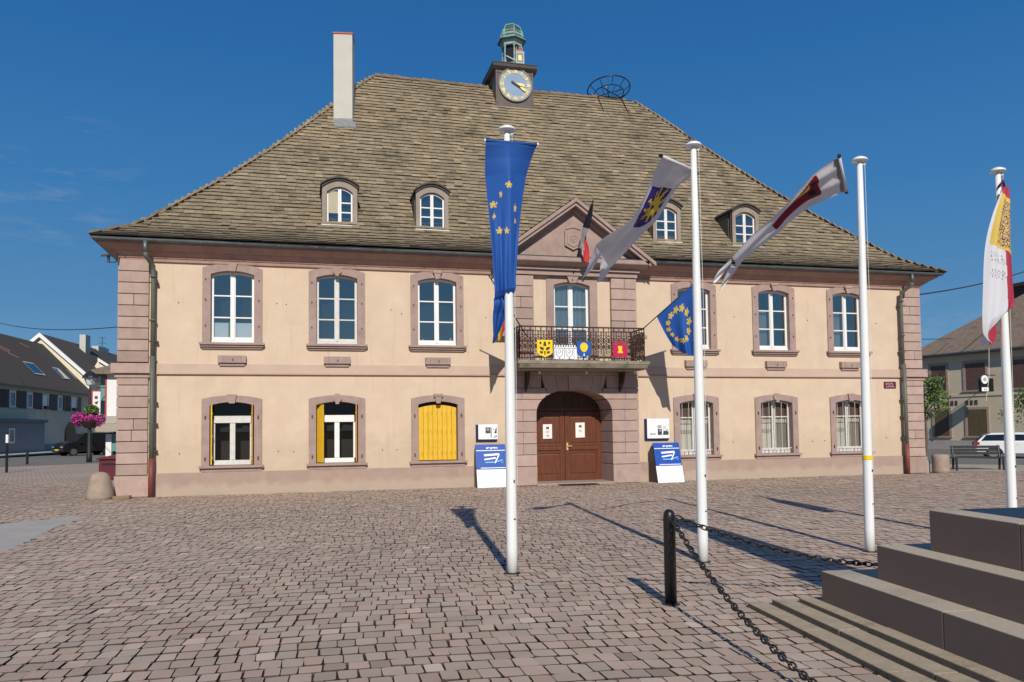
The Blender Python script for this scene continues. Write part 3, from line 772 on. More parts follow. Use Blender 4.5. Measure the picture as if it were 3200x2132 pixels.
        b.tube([(x - hw, .06, .93), (x + hw, .06, .93)], .012, 6)
        b.build('window_guard', M['oldwhite'], win)

for x in WX:
    b = MB(); x0, x1 = x - .36, x + .36
    b.box(x0, -.14, 3.505, x1, .02, 3.70); b.box(x0 + .04, -.085, 3.425, x1 - .04, .02, 3.50)
    b.box(x0 + .13, -.143, 3.51, x0 + .136, -.139, 3.695, 1); b.box(x1 - .136, -.143, 3.51, x1 - .13, -.139, 3.695, 1)
    b.box(x + .0, -.146, 3.55, x + .035, -.139, 3.62, 1)
    b.build('stone_corbel', [M['sandstone'], M['mortar']], hall, bevel=.008)

# downpipes
for sx, xt in ((-1, -11.55), (1, 11.58)):
    b = MB(); xe = xt + sx * .13
    b.tube([(xe, -.56, 6.60), (xe, -.56, 6.30)], .055, 12)
    b.build('gutter_outlet', M['zinc'], hall, smooth=True)
    b = MB(); b.tube([(xe, -.555, 6.32), (xe - sx * .01, -.53, 6.22), (xe - sx * .06, -.35, 6.14), (xt, -.20, 6.02), (xt, -.16, 5.88), (xt, -.15, 5.7), (xt, -.15, 3.6)], .058, 12)
    b.tube([(xt, -.20, 3.62), (xt, -.20, .95)], .062, 12)
    for z in (5.75, 4.6, 3.62, 2.5, 1.3): b.tube([(xt, -.17, z - .025), (xt, -.17, z + .025)], .078, 12)
    for z in (5.6, 4.05, 2.45, 1.9, 1.2): b.box(xt - .09, -.19, z - .012, xt + .12, -.02, z + .012)
    dp = b.build('downpipe', M['pipe'], hall, smooth=True)
    b = MB(); b.tube([(xt, -.20, 1.0), (xt, -.20, -.02)], .07, 12); b.build('pipe_foot', M['pipe_foot'], dp, smooth=True)

# ---- central bay: upper part
b = MB(); cells(b, -2.03, 2.03, 3.2, 6.3, [(-.66, .66, 3.5, 6.06)], -.12, -.12)
b.face([(-2.03, 0.05, 3.2), (-2.03, -.12, 3.2), (-2.03, -.12, 6.3), (-2.03, 0.05, 6.3)]); b.face([(2.03, -.12, 3.2), (2.03, .05, 3.2), (2.03, .05, 6.3), (2.03, -.12, 6.3)])
b.build('central_wall', M['plaster'], hall)
W = dict(hw=.56, ow=.80, zb=3.5, zs=5.90, za=6.0, zo=6.09, zoa=6.22)
b = MB(); surround(b, 0, W, -.16, .1); win = b.build('balcony_window', M['sandstone'], hall, bevel=.008)
b = MB(); b.prism([(-.10, 5.96), (.10, 5.96), (.2, 6.2), (.02, 6.28), (-.2, 6.22)], -.27, -.15, 'y'); b.build('keystone', M['sandstone'], win, bevel=.02)
b = MB()
for k in (0, 1):
    x0, x1 = (-.557, -.004) if k == 0 else (.004, .557)
    sash(b, x0, x1, 3.52, 5.90, 5.99, 0, .56, .0, .07, [4.62, 5.28]); b.box(x0 + .07, .012, 3.6, x1 - .07, .035, 4.08)
b.box(-.05, -.02, 3.55, .05, .0, 5.9)
b.build('frame', M['white'], win, bevel=.004)
b = MB(); b.face([(-.56, .04, 3.5), (.56, .04, 3.5), (.56, .04, 6.0), (-.56, .04, 6.0)]); b.build('pane', M['pane'], win)
b = MB(); P = []
for z in (4.1, 5.95): P.append([(-.54 + 1.08 * k / 60, .13 + .025 * sin(k * .95), z) for k in range(61)])
b.grid(P); b.build('curtain', M['curtain_dim'], win)
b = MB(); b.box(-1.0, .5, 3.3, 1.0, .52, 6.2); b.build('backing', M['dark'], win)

for sx in (-1, 1):
    b = MB(); b.t = []
    x0, x1 = sorted((sx * 1.215, sx * 2.03))
    s0 = len(b.v); b.box(x0 + .02, -.2, 3.5, x1 - .02, -.11, 6.15, 1); b.t += [1] * 8
    rows = block_rows(3.55, 6.15, .325)
    for z0, z1 in zip(rows, rows[1:]):
        parts = [(x0, x1)] if random.random() < .6 else [(x0, x0 + .42), (x0 + .43, x1)]
        for a0, a1 in parts: s0 = len(b.v); b.box(a0, -.25, z0 + GAP / 2, a1, -.10, z1 - GAP / 2); tinted(b, s0, .06)
    b.build('pilaster', [M['sandstone_block'], M['mortar']], hall, bevel=.012, attr={'tint': b.t})

# ---- entrance portal with basket arch
XA, ZS, RISE, EX = 1.18, 2.03, .75, 2.35
def archz(x): return ZS + RISE * max(0., 1 - (abs(x) / XA) ** EX) ** (1 / EX)
def archx(z):
    if z <= ZS: return XA
    t = min(1, (z - ZS) / RISE); return XA * max(0, 1 - t ** EX) ** (1 / EX)


b = MB(); b.t = []
YF, YB = -.25, .79
rows = [0, .56, .89, 1.21, 1.54, 1.86, 2.19, 2.5]
for sx in (-1, 1):
    for z0, z1 in zip(rows, rows[1:]):
        zz = [z0 + GAP / 2 + (z1 - z0 - GAP) * k / 6 for k in range(7)]
        inner = [(sx * archx(z), z) for z in zz]; wx = .02 if z0 < .1 else 0
        def blk(poly, y0=YF, y1=YB):
            s0 = len(b.v); b.prism(poly, y0, y1, 'y'); tinted(b, s0, .05)
        xo = sx * (2.03 + wx)
        if z0 > .3 and int(z0 * 10) % 2 == 0:
            xs = sx * 1.58
            blk(inner + [(xs - sx * .005, zz[-1]), (xs - sx * .005, zz[0])]); blk([(xs + sx * .005, zz[0]), (xs + sx * .005, zz[-1]), (xo, zz[-1]), (xo, zz[0])])
        else: blk(inner + [(xo, zz[-1]), (xo, zz[0])], YF - wx)
    # flat course beside the voussoirs
    z0, z1 = 2.5 + GAP / 2, 2.83 - GAP / 2
    zz = [z0 + (z1 - z0) * k / 5 for k in range(6)]
    s0 = len(b.v); xi = [max(archx(z), .86) for z in zz]
    b.prism([(sx * x_, z) for x_, z in zip(xi, zz)] + [(sx * 1.60, z1), (sx * 1.60, z0)], YF, YB, 'y'); tinted(b, s0, .05)
    s0 = len(b.v); b.prism([(sx * 1.61, z0), (sx * 1.61, z1), (sx * 2.03, z1), (sx * 2.03, z0)], YF, YB, 'y'); tinted(b, s0, .05)
    s0 = len(b.v); b.box(*(sorted((sx * 1.02, sx * 1.50))[0], YF, 2.83 + GAP / 2, sorted((sx * 1.02, sx * 1.50))[1], .1, 3.20)); tinted(b, s0, .05)
    s0 = len(b.v); b.box(*(sorted((sx * 1.51, sx * 2.03))[0], YF, 2.83 + GAP / 2, sorted((sx * 1.51, sx * 2.03))[1], .1, 3.20)); tinted(b, s0, .05)
vx = [(-.85, -1.01), (-.52, -.60), (-.17, -.20), (.17, .20), (.52, .60), (.85, 1.01)]
for (a0, t0), (a1, t1) in zip(vx, vx[1:]):
    low = [(a0 + .005 + (a1 - a0 - .01) * k / 5, archz(a0 + .005 + (a1 - a0 - .01) * k / 5)) for k in range(6)]
    s0 = len(b.v); b.prism(low + [(t1 - .005, 3.20), (t0 + .005, 3.20)], YF - (.03 if abs(a0 + a1) < .05 else 0), YB, 'y'); tinted(b, s0, .05)
s0 = len(b.v)
for sx in (-1, 1): b.box(*(sorted((sx * 1.22, sx * 2.0))[0], YF + .03, 0, sorted((sx * 1.22, sx * 2.0))[1], .1, 3.2), 1)
b.t += [1] * (len(b.v) - s0)
s0 = len(b.v); b.box(-2.05, YF - .03, 3.205, 2.05, .05, 3.30); b.t += [1] * 8
portal = b.build('portal', [M['sandstone_block'], M['mortar']], hall, bevel=.010, attr={'tint': b.t})
b = MB(); b.box(-1.2, -.32, -.03, 1.2, .75, .055); b.build('threshold', M['sandstone'], hall, bevel=.012)

# ---- door
YD = .80
door = MB(); door.box(-1.22, YD + .05, .055, 1.22, YD + .1, 2.9, 1); door.box(-1.2, YD - .01, 2.17, 1.2, YD + .05, 2.27)
dr = door.build('door', [M['door'], M['dark']], hall, bevel=.006)
b = MB(); top = [(x_, archz(x_) + .02) for x_ in [-1.18 + 2.36 * k / 16 for k in range(17)]]
b.prism([(-1.18, 2.272)] + top + [(1.18, 2.272)], YD, YD + .03, 'y'); b.box(-.62, YD - .02, 2.3, -.56, YD, 2.68); b.box(.02, YD - .02, 2.34, .5, YD, 2.37, 1); b.box(.02, YD - .02, 2.58, .5, YD, 2.61, 1); b.box(.47, YD - .02, 2.37, .5, YD, 2.58, 1); b.box(.02, YD - .02, 2.37, .05, YD, 2.58, 1); b.box(.25, YD - .02, 2.37, .27, YD, 2.58, 1)
b.build('fanlight', [M['door_dark'], M['iron']], dr)
for sx in (-1, 1):
    b = MB(); x0, x1 = sorted((sx * .006, sx * 1.178)); y = YD - .035
    st = .15
    b.box(x0, y, .06, x1, YD + .045, 2.165)                                    # slab
    b.box(x0, y - .03, .06, x0 + st, y, 2.16); b.box(x1 - st, y - .03, .06, x1, y, 2.16)
    for z0, z1 in ((.06, .24), (.88, .95), (1.10, 1.17), (2.02, 2.16)): b.box(x0 + st, y - .03, z0, x1 - st, y, z1)
    b.prism([(y - .012, .28), (y - .012, .84), (y, .87), (y, .25)], x0 + st + .04, x1 - st - .04, 'x')
    b.prism([(y - .04, .955), (y - .06, .99), (y - .06, 1.06), (y - .04, 1.095), (y, 1.095), (y, .955)], x0 + st - .02, x1 - st + .02, 'x')
    b.prism([(y - .012, 1.22), (y - .012, 1.97), (y, 2.0), (y, 1.19)], x0 + st + .04, x1 - st - .04, 'x')
    lf = b.build('door_leaf', M['door'], dr, bevel=.006)
    if sx > 0:
        b = MB(); b.box(.05, y - .045, .98, .10, y - .03, 1.2); b.tube([(.075, y - .05, 1.1), (.075, y - .10, 1.1), (.20, y - .10, 1.1)], .012, 8); b.build('handle', M['gold'], lf)

# ---- balcony
b = MB(); b.box(-2.0, -1.36, 3.45, 1.93, -.20, 3.55); b.prism([(-1.29, 3.335), (-1.35, 3.45), (-.20, 3.45), (-.20, 3.335)], -1.95, 1.88, 'x'); b.box(-1.9, -1.22, 3.302, 1.83, -.24, 3.333)
bal = b.build('balcony', M['slab'], hall, bevel=.015)
for x in (-1.5, 1.42):
    b = MB(); b.tube([(x, -.28, 2.72), (x, -.28, 3.29)], .03, 8); b.tube([(x, -.27, 2.75), (x, -.42, 2.84), (x, -.58, 3.0), (x, -.66, 3.18), (x, -.68, 3.29)], .026, 8)
    b.prism([(-.29, 2.9), (-.45, 2.95), (-.62, 3.2), (-.65, 3.28), (-.29, 3.28)], x - .014, x + .014, 'x'); b.build('bracket', M['iron'], bal)
for x in (-1.3, .1, 1.62):
    b = MB(); b.lathe(x, -1.05, [(.012, 3.302), (.012, 3.27), (.03, 3.25), (.034, 3.22), (.02, 3.19)], 10); b.build('lamp_bulb', M['oldwhite'], bal, smooth=True)
for sx in (-1, 1):
    b = MB(); x0, x1 = sorted((sx * 2.0, sx * 2.36)); b.box(x0, -.25, 4.33, x1, .02, 4.44); b.box(x0 if sx > 0 else x0 + .05, -.2, 4.44, x1 - (.05 if sx > 0 else 0), .02, 4.53); b.build('end_stone', M['guard'], bal, bevel=.012)
b = MB(); YR = -1.26
xl, xr = -1.93, 1.80
def rail_run(p0, p1):
    p0 = Vector(p0); p1 = Vector(p1); dv = p1 - p0; Ln = dv.length; dv.normalize(); up = Vector((0, 0, 1))
    for z, rr in ((4.50, .024), (4.38, .012), (4.27, .009), (3.80, .009), (3.63, .014)): b.tube([p0 + up * z, p1 + up * z], rr, 6)
    n = max(2, round(Ln / .31)); st = Ln / n
    for k in range(n + 1): q = p0 + dv * st * k; b.tube([q + up * 3.55, q + up * 4.5], .018, 6)
    for k in range(n):
        q = p0 + dv * st * (k + .5)
        def pt(a, z): return q + dv * a + up * z
        b.tube([pt(0, 3.55), pt(0, 4.5)], .010, 5)
        for s in (-1, 1):
            b.tube([pt(s * st * .25, 3.63), pt(s * st * .25, 4.38)], .007, 4)
            # C-scrolls and small hearts
            for zc, rr in ((4.13, .066), (3.95, .058)):
                b.tube([pt(s * (.012 + rr - rr * cos(a)), zc + rr * sin(a) * 1.25) for a in [2 * pi * j / 9 for j in range(9)]], .014, 4, closed=True)
                b.tube([pt(s * (.012 + rr - rr * .45 * cos(a)), zc + rr * .5 * sin(a)) for a in [2 * pi * j / 6 for j in range(6)]], .012, 4, closed=True)
            b.tube([pt(s * st * .25 + .03 * cos(a), 4.325 + .042 * sin(a)) for a in [2 * pi * j / 7 for j in range(7)]], .008, 4, closed=True)
            b.tube([pt(s * st * .25 + .045 * cos(a), 3.715 + .06 * sin(a)) for a in [2 * pi * j / 7 for j in range(7)]], .009, 4, closed=True)
            b.tube([pt(s * .02, 4.26), pt(s * .07, 4.21), pt(s * .10, 4.245), pt(s * .075, 4.265)], .010, 4)
            b.tube([pt(s * .02, 3.84), pt(s * .08, 3.82), pt(s * .12, 3.86), pt(s * .09, 3.89)], .010, 4)
rail_run((xl, YR, 0), (xr, YR, 0)); rail_run((xl, YR, 0), (xl, -.22, 0)); rail_run((xr, YR, 0), (xr, -.22, 0))
b.build('railing', M['iron'], bal)

# ---- pediment
b = MB()
b.box(-2.05, -.30, 6.16, 2.05, .04, 6.30); b.box(-2.10, -.38, 6.303, 2.10, .04, 6.40); b.prism([(-.40, 6.403), (-.62, 6.50), (-.64, 6.52), (-.64, 6.63), (.04, 6.63), (.04, 6.403)], -2.30, 2.30, 'x')
b.prism([(-2.26, 6.633), (2.26, 6.633), (0, 8.1)], -.30, .4, 'y')
ped = b.build('pediment', M['sandstone'], hall, bevel=.010)
for sx in (-1, 1):
    b = MB(); sl = .728
    def off(dz): return [(sx * 2.46, 6.56 + dz), (0, 6.56 + sl * 2.46 + dz)]
    def bar(z0, z1, y0, y1, xe):
        zc = lambda x_, dz: 6.56 + sl * (2.46 - x_) + dz
        b.prism([(sx * xe, zc(xe, z0)), (sx * .001, zc(0, z0)), (sx * .001, zc(0, z1)), (sx * xe, zc(xe, z1))], y0, y1, 'y')
    bar(-.06, .06, -.70, .3, 2.50); bar(-.17, -.062, -.64, .2, 2.36); bar(-.27, -.172, -.44, .1, 2.18)
    b.build('raking_cornice', M['sandstone'], ped, bevel=.012)
b = MB(); sc = [(-.26, 7.48), (-.2, 7.55), (0, 7.62), (.2, 7.55), (.26, 7.48), (.26, 7.05), (0, 6.92), (-.26, 7.05)]
b.prism(sc, -.37, -.295, 'y'); b.prism([(-.19, 7.38), (.19, 7.38), (.19, 7.1), (0, 7.0), (-.19, 7.1)], -.39, -.365, 'y')
b.prism([(-.2, 7.62), (0, 7.70), (.2, 7.62), (.24, 7.52), (0, 7.58), (-.24, 7.52)], -.40, -.36, 'y')
b.tube([(.0 + .1 * cos(a), -.395, 7.24 + .1 * sin(a)) for a in [2 * pi * j / 14 for j in range(14)]], .012, 5, closed=True)
b.obox((0.02, -.395, 7.25), (.07, 0, .05), (0, .01, 0), (-.008, 0, .012)); b.obox((-.03, -.395, 7.22), (.05, 0, -.05), (0, .01, 0), (.008, 0, .008))
b.build('relief_shield', M['sandstone'], ped, bevel=.02)

# ---- main roof
T_ = [0, .22, .6, 1.0, 1.4, 2.05, 2.7, 3.47, 4.2, 5.13, 6.15, 6.92, 7.75]
Z_ = [6.66, 6.76, 6.97, 7.24, 7.62, 8.30, 8.96, 9.80, 10.62, 11.73, 13.0, 13.99, 14.97]
HX, Y0, YB_ = 12.95, -.6, 14.9
YR_ = Y0 + 7.75
tt = np.linspace(0, 7.75, 400); zz = np.interp(tt, T_, Z_)
zz = np.convolve(np.pad(zz, 12, mode='reflect', reflect_type='odd'), np.ones(25) / 25, 'valid')
ss = np.concatenate([[0], np.cumsum(np.hypot(np.diff(tt), np.diff(zz)))]); STOT = ss[-1]
def prof(s): return np.interp(s, ss, tt), np.interp(s, ss, zz)


def smooth_noise(x, seed, sc):
    r_ = np.random.default_rng(seed); ph = r_.uniform(0, 6.28, 5); fr = r_.uniform(.5, 2.2, 5) / sc; am = r_.uniform(.4, 1, 5)
    return sum(a * np.sin(x * f + p) for a, f, p in zip(am, fr, ph)) / am.sum()


def tile_field(face):
    """face: 'f' front, 'l'/'r' hips, 'b' back. each tile is a thin bent slab"""
    Vs = []; Tn = []; row = 0; s = -.04; step = .207
    while s < STOT - .06:
        t, _ = prof(max(0, s)); half = HX - t if face in 'fb' else (YB_ - Y0) / 2 - t
        if half < .15: break
        wv = .27
        n = int(2 * half / wv) + 2
        w_ = rng.normal(wv, .035, n).clip(.18, .37); a = -half - rng.uniform(0, wv) + np.concatenate([[0], np.cumsum(w_)[:-1]])
        a0 = a + .0018; a1 = a + w_ - .0018
        k = (a1 > -half - .05) & (a0 < half + .05); a0, a1 = a0[k].clip(-half - .06, half + .06), a1[k].clip(-half - .06, half + .06)
        if face == 'f':          # the pediment's small roof takes their place
            zt = prof(max(0, s))[1]; k = (np.abs((a0 + a1) / 2) > 2.42) | (zt > 6.50 + .728 * (2.46 - np.abs((a0 + a1) / 2)))
            a0, a1 = a0[k], a1[k]
        n = len(a0); am = (a0 + a1) / 2
        wob = .028 * smooth_noise(am, row % 7 + 3, 2.2) + .10 * smooth_noise(am + s * .35, 77, 3.6) + rng.normal(0, .0035, n)
        sl = s + wob; sh = sl + step + .10
        th = rng.uniform(.036, .047, n) + np.where(rng.random(n) < .05, .014, 0); lift = rng.uniform(.020, .030, n)
        moss = .5 + .5 * smooth_noise(am * 1.7 + s * 2.1, 5, 1.5)
        th = th + .016 * np.exp(-((s - .35) / .5) ** 2) * moss
        V = np.zeros((n, 8, 3))
        for q, (aa, sx_, up) in enumerate(((a0, sl, 1), (a1, sl, 1), (a1, sh, 0), (a0, sh, 0))):
            sx2 = sx_ + (rng.normal(0, .004, n) if up else 0)
            for lev in (0, 1):
                t, z = prof(np.clip(sx2, 0, STOT)); t2, z2 = prof(np.clip(sx2 + .05, 0, STOT)); dl = np.hypot(t2 - t, z2 - z) + 1e-9
                nx, nz = -(z2 - z) / dl, (t2 - t) / dl
                nx = np.where(dl < .01, -.77, nx); nz = np.where(dl < .01, .63, nz)
                h = (lift + .022 if up else np.full(n, .002)) + (th if lev else 0)
                t = t + np.minimum(sx2, 0) * .8
                tq = t + nx * h; zq = z + nz * h
                sag = -.06 * np.cos(np.clip(aa / (HX * .9), -1, 1) * pi / 2) * np.clip(t / 7.75, 0, 1) + .02 * smooth_noise(aa + t, 9, 2.5)
                zq = zq + sag
                if face == 'f': V[:, q + 4 * lev] = np.stack([aa, Y0 + tq, zq], 1)
                elif face == 'b': V[:, q + 4 * lev] = np.stack([-aa, YB_ - tq, zq], 1)
                elif face == 'r': V[:, q + 4 * lev] = np.stack([HX - tq, YR_ + aa, zq], 1)
                else: V[:, q + 4 * lev] = np.stack([-HX + tq, YR_ - aa, zq], 1)
        tn = rng.normal(1, .085, n) + .09 * smooth_noise(am * .8 + 3 * s, 21, 1.1) + np.where(rng.random(n) < .06, .28, 0) - np.where(rng.random(n) < .06, .25, 0)
        tn *= .80 + .30 * np.clip((s - .2) / 1.3, 0, 1) - .10 * moss * np.exp(-s / 1.5)
        if face == 'f':          # paler streak below the clock tower
            tn += .22 * np.exp(-((am - .1 - .05 * smooth_noise(am * 0 + s, 4, 1)) / .55) ** 2) * np.clip((s - 4) / 5, 0, 1)
        Vs.append(V); Tn.append(tn); s += step * (1 if s > .3 else .95); row += 1
    return np.concatenate(Vs), np.concatenate(Tn)


allV = []; allT = []
for f_ in 'flrb':
    V, tn = tile_field(f_); allV.append(V); allT.append(tn)
V = np.concatenate(allV); tn = np.concatenate(allT); n = len(V)
base_i = (np.arange(n) * 8)[:, None]
F = [base_i + np.array([q]) for q in ([4, 5, 6, 7], [0, 1, 5, 4], [1, 2, 6, 5], [3, 0, 4, 7])]
me = np_mesh('roof', V.reshape(-1, 3), F, [M['tile'], M['under_butt_shade']], fm=np.repeat([0, 1, 0, 0], n), attr={'tint': np.repeat(tn, 8)})  # second material darkens the tile butts, painting in shade between the courses
roof = bpy.data.objects.new('roof', me); COL.objects.link(roof); roof.parent = hall; BASE[roof.name] = Vector((0, 0, 0))
b = MB()
pr = [(float(a), float(z) - .012) for a, z in zip(*prof(np.linspace(0, STOT, 24)))]
lines = [[(-HX + t, Y0 + t, z - .06 * (t / 7.75)), (HX - t, Y0 + t, z - .06 * (t / 7.75)), (HX - t, YB_ - t, z - .06 * (t / 7.75)), (-HX + t, YB_ - t, z - .06 * (t / 7.75))] for t, z in pr]
for A, B_ in zip(lines, lines[1:]):
    for k in range(4):
        if k == 0 and A[0][2] < 8.3:
            for sx in (-1, 1): b.face([A[0 if sx < 0 else 1], (sx * 2.42, A[0][1], A[0][2]), (sx * 2.42, B_[0][1], B_[0][2]), B_[0 if sx < 0 else 1]])
        else: b.face([A[k], A[(k + 1) % 4], B_[(k + 1) % 4], B_[k]])
b.face([(-HX, Y0, 6.63), (HX, Y0, 6.63), (HX, YB_, 6.63), (-HX, YB_, 6.63)])
b.build('underlay', M['under_butt_shade'], roof)


def cap_run(b, pts, r=.10, step=.34):
    """overlapping half-round ridge tiles along a line"""
    pts = [Vector(p) for p in pts]; seg = [(pts[i + 1] - pts[i]).length for i in range(len(pts) - 1)]; tot = sum(seg)
    def at(s):
        for i, L_ in enumerate(seg):
            if s <= L_ or i == len(seg) - 1: return pts[i] + (pts[i + 1] - pts[i]) * (s / L_)
            s -= L_
    k = 0; n = int(tot / step)
    for k in range(n):
        p = at(k * step); q = at(min(tot, (k + 1.12) * step)); j = Vector((random.uniform(-.012, .012), random.uniform(-.012, .012), random.uniform(-.012, .015)))
        b.tube([p + j + Vector((0, 0, .012)), q + j * .3 - Vector((0, 0, .010))], [r * random.uniform(1.0, 1.14), r * .9], 10)


hipc = [(t, z) for t, z in zip(*[a.tolist() for a in prof(np.linspace(0.1, STOT, 30))])]
for sx in (-1, 1):
    b = MB(); cap_run(b, [(sx * (HX - t), Y0 + t, z + .015 - .05 * t / 7.75) for t, z in hipc]); b.build('hip_ridge', M['ridge'], roof)
    b = MB(); cap_run(b, [(sx * (HX - t), YB_ - t, z + .015 - .05 * t / 7.75) for t, z in hipc]); b.build('hip_ridge', M['ridge'], roof)
b = MB(); rx = HX - 7.75
cap_run(b, [(-rx + 2 * rx * k / 20, YR_, 14.97 + .0 - .05 * cos((k / 10 - 1) * pi / 2) + .015 * sin(k * 1.9)) for k in range(21)], .11, .36)
b.build('ridge', M['ridge'], roof)

# small gable roof of the pediment running back into the main roof
b = MB()
for sx in (-1, 1):
    zc = lambda x_: 6.56 + .728 * (2.46 - x_) + .075
    n = 9
    for k in range(n):
        x0 = 2.52 - k * .28; x1 = x0 - .31
        def yb(x_):
            z = zc(max(0, x_)); return Y0 + float(np.interp(z, zz, tt)) + .12
        x1 = max(0, x1)
        b.face([(sx * x0, -.68, zc(x0) + .02), (sx * x1, -.68, zc(x1)), (sx * x1, yb(x1), zc(x1)), (sx * x0, yb(x0), zc(x0) + .02)])
        b.face([(sx * x0, -.68, zc(x0) + .02), (sx * x0, yb(x0), zc(x0) + .02), (sx * x0, yb(x0), zc(x0) - .01), (sx * x0, -.68, zc(x0) - .01)])
b.build('gable_roof', M['ridge'], ped)

# ---- dormers
for i, (xc, w_) in enumerate(((-6.73, .50), (-4.04, .485), (3.545, .485), (6.37, .49))):
    zb, ze, za = 7.60, 8.70, 8.93; yf = .70
    def topz(x_, dz=0): return ze + (za - ze) * (1 - ((x_ - xc) / w_) ** 2) + dz
    xs = [xc - w_ + 2 * w_ * k / 10 for k in range(11)]
    # body: cheeks back to the roof
    b = MB()
    yback = Y0 + float(np.interp(za + .1, zz, tt)) + .25
    b.prism([(xc - w_ - .025, zb - .1)] + [(xc + (x_ - xc) * 1.05, topz(x_, -.02)) for x_ in xs] + [(xc + w_ + .025, zb - .1)], yf + .225, yback, 'y')
    dm = b.build('dormer', M['dormer_side'], hall)
    if i == 0: dm['label'] = 'dormer with a beige blind behind its left casement'
    W = dict(hw=.365, ow=w_, zb=zb + .0, zs=8.55, za=8.71, zo=ze, zoa=za)
    b = MB(); surround(b, xc, W, yf, yf + .22)
    O = ringpts(xc, w_, zb, ze, za)
    for k in range(len(O) - 1): b.face([(O[k][0], yf, O[k][1]), (O[k + 1][0], yf, O[k + 1][1]), (O[k + 1][0], yf + .13, O[k + 1][1]), (O[k][0], yf + .13, O[k][1])])
    b.build('surround', M['dormer'], dm, bevel=.008)
    b = MB(); b.box(xc - w_ - .03, yf - .05, zb - .06, xc + w_ + .03, yf + .2, zb - .012); b.build('sill', M['oldwhite'], dm, bevel=.006)
    b = MB()
    for k in range(10):
        x0, x1 = xs[k], xs[k + 1]; ex = 1.11
        X0, X1 = xc + (x0 - xc) * ex, xc + (x1 - xc) * ex
        b.prism([(X0, topz(x0, .015)), (X1, topz(x1, .015)), (X1, topz(x1, .065)), (X0, topz(x0, .065))], yf - .10, yback, 'y')
        X0, X1 = xc + (x0 - xc) * 1.04, xc + (x1 - xc) * 1.04
        b.prism([(X0, topz(x0, -.04)), (X1, topz(x1, -.04)), (X1, topz(x1, .013)), (X0, topz(x0, .013))], yf - .05, yf + .02, 'y')
    b.build('dormer_roof', M['dormer_side'], dm)
    b = MB()
    for k in (0, 1):
        x0, x1 = (xc - .362, xc - .003) if k == 0 else (xc + .003, xc + .362)
        rows_ = [7.98, 8.26] if not (i == 0 and k == 0) else []
        sash(b, x0, x1, zb - .005, 8.53, 8.69, xc, .365, yf + .08, .042, rows_)
    b.build('frame', M['white'], dm, bevel=.003)
    b = MB(); b.face([(xc - .365, yf + .11, zb - .01), (xc + .365, yf + .11, zb - .01), (xc + .365, yf + .11, 8.71), (xc - .365, yf + .11, 8.71)]); b.build('pane', M['pane_roof'], dm)
    if i == 0:
        b = MB(); b.box(xc - .315, yf + .098, 7.95, xc - .045, yf + .106, 8.59); b.build('blind', M['blind'], dm)
    b = MB(); b.prism([(yf - .03, zb - .05), (yf - .24, zb - .225), (yf - .23, zb - .26), (yf - .02, zb - .1)], xc - w_ - .04, xc + w_ + .04, 'x'); b.build('flashing', M['lead'], dm)

# ---- chimney (set a little askew)
cxm, cym, ch = -6.40, 5.25, rad(-9)
ca, sa = cos(ch), sin(ch)
b = MB(); b.obox((cxm, cym, 13.5), (.32 * ca, .32 * sa, 0), (-.36 * sa, .36 * ca, 0), (0, 0, 1.84)); 
chm = b.build('chimney', M['chimney'], hall, bevel=.008)
b = MB(); b.obox((cxm, cym, 15.365), (.345 * ca, .345 * sa, 0), (-.39 * sa, .39 * ca, 0), (0, 0, .028)); b.build('chimney_cap', M['redcap'], chm, bevel=.012)
b = MB(); b.obox((cxm, cym - .02, 12.26), (.335 * ca, .335 * sa, 0), (-.37 * sa, .37 * ca, 0), (0, 0, .10)); b.prism([(4.84, 12.22), (4.62, 11.94), (4.6, 11.99), (4.82, 12.26)], cxm - .36, cxm + .36, 'x'); b.build('flashing', M['lead'], chm)

# ---- clock tower
tx, yt, tw = 0.0, 6.2, .72
b = MB(); b.box(tx - tw, yt, 13.3, tx + tw, yt + 1.6, 15.26); b.box(tx - tw - .03, yt - .03, 13.45, tx + tw + .03, yt, 13.98)
for x0 in (-tw - .02, tw - .05): b.box(tx + x0, yt - .025, 13.98, tx + x0 + .07, yt, 15.26)
b.box(tx - tw + .06, yt - .02, 15.14, tx + tw - .06, yt, 15.25)
tower = b.build('clock_tower', M['tower'], hall, bevel=.012)
b = MB(); b.prism([(yt - .04, 15.265), (yt - .16, 15.36), (yt - .17, 15.47), (yt + 1.77, 15.47), (yt + 1.76, 15.36), (yt + 1.64, 15.265)], tx - tw - .15, tx + tw + .15, 'x')
b.raw([(tx - tw - .17, yt - .19, 15.475), (tx + tw + .17, yt - .19, 15.475), (tx + tw + .17, yt + 1.79, 15.475), (tx - tw - .17, yt + 1.79, 15.475), (tx - .4, yt + .4, 15.80), (tx + .4, yt + .4, 15.80), (tx + .4, yt + 1.2, 15.80), (tx - .4, yt + 1.2, 15.80)],
      [(0, 1, 5, 4), (1, 2, 6, 5), (2, 3, 7, 6), (3, 0, 4, 7), (4, 5, 6, 7), (3, 2, 1, 0)]); b.build('tower_cornice', M['dormer_side'], tower, bevel=.01)
cz = 14.72; R_ = .66
def disc(b, r0, r1, y0, y1, m=0, n=40):
    for k in range(n):
        a0, a1 = 2 * pi * k / n, 2 * pi * (k + 1) / n
        P = lambda r_, a: (tx + .02 + r_ * cos(a), cz + r_ * sin(a))
        b.prism([P(r0, a0), P(r1, a0), P(r1, a1), P(r0, a1)] if r0 > 0 else [(tx + .02, cz), P(r1, a0), P(r1, a1)], y0, y1, 'y', m)
b = MB(); disc(b, 0, .44, yt - .045, yt - .03, 1); disc(b, .44, .61, yt - .05, yt - .03, 0); disc(b, .61, .66, yt - .075, yt - .03, 2)
face = b.build('clock_face', [M['clock_ring'], M['clock_blue'], M['lead']], tower)
NUM = ['XII', 'I', 'II', 'III', 'IV', 'V', 'VI', 'VII', 'VIII', 'IX', 'X', 'XI']
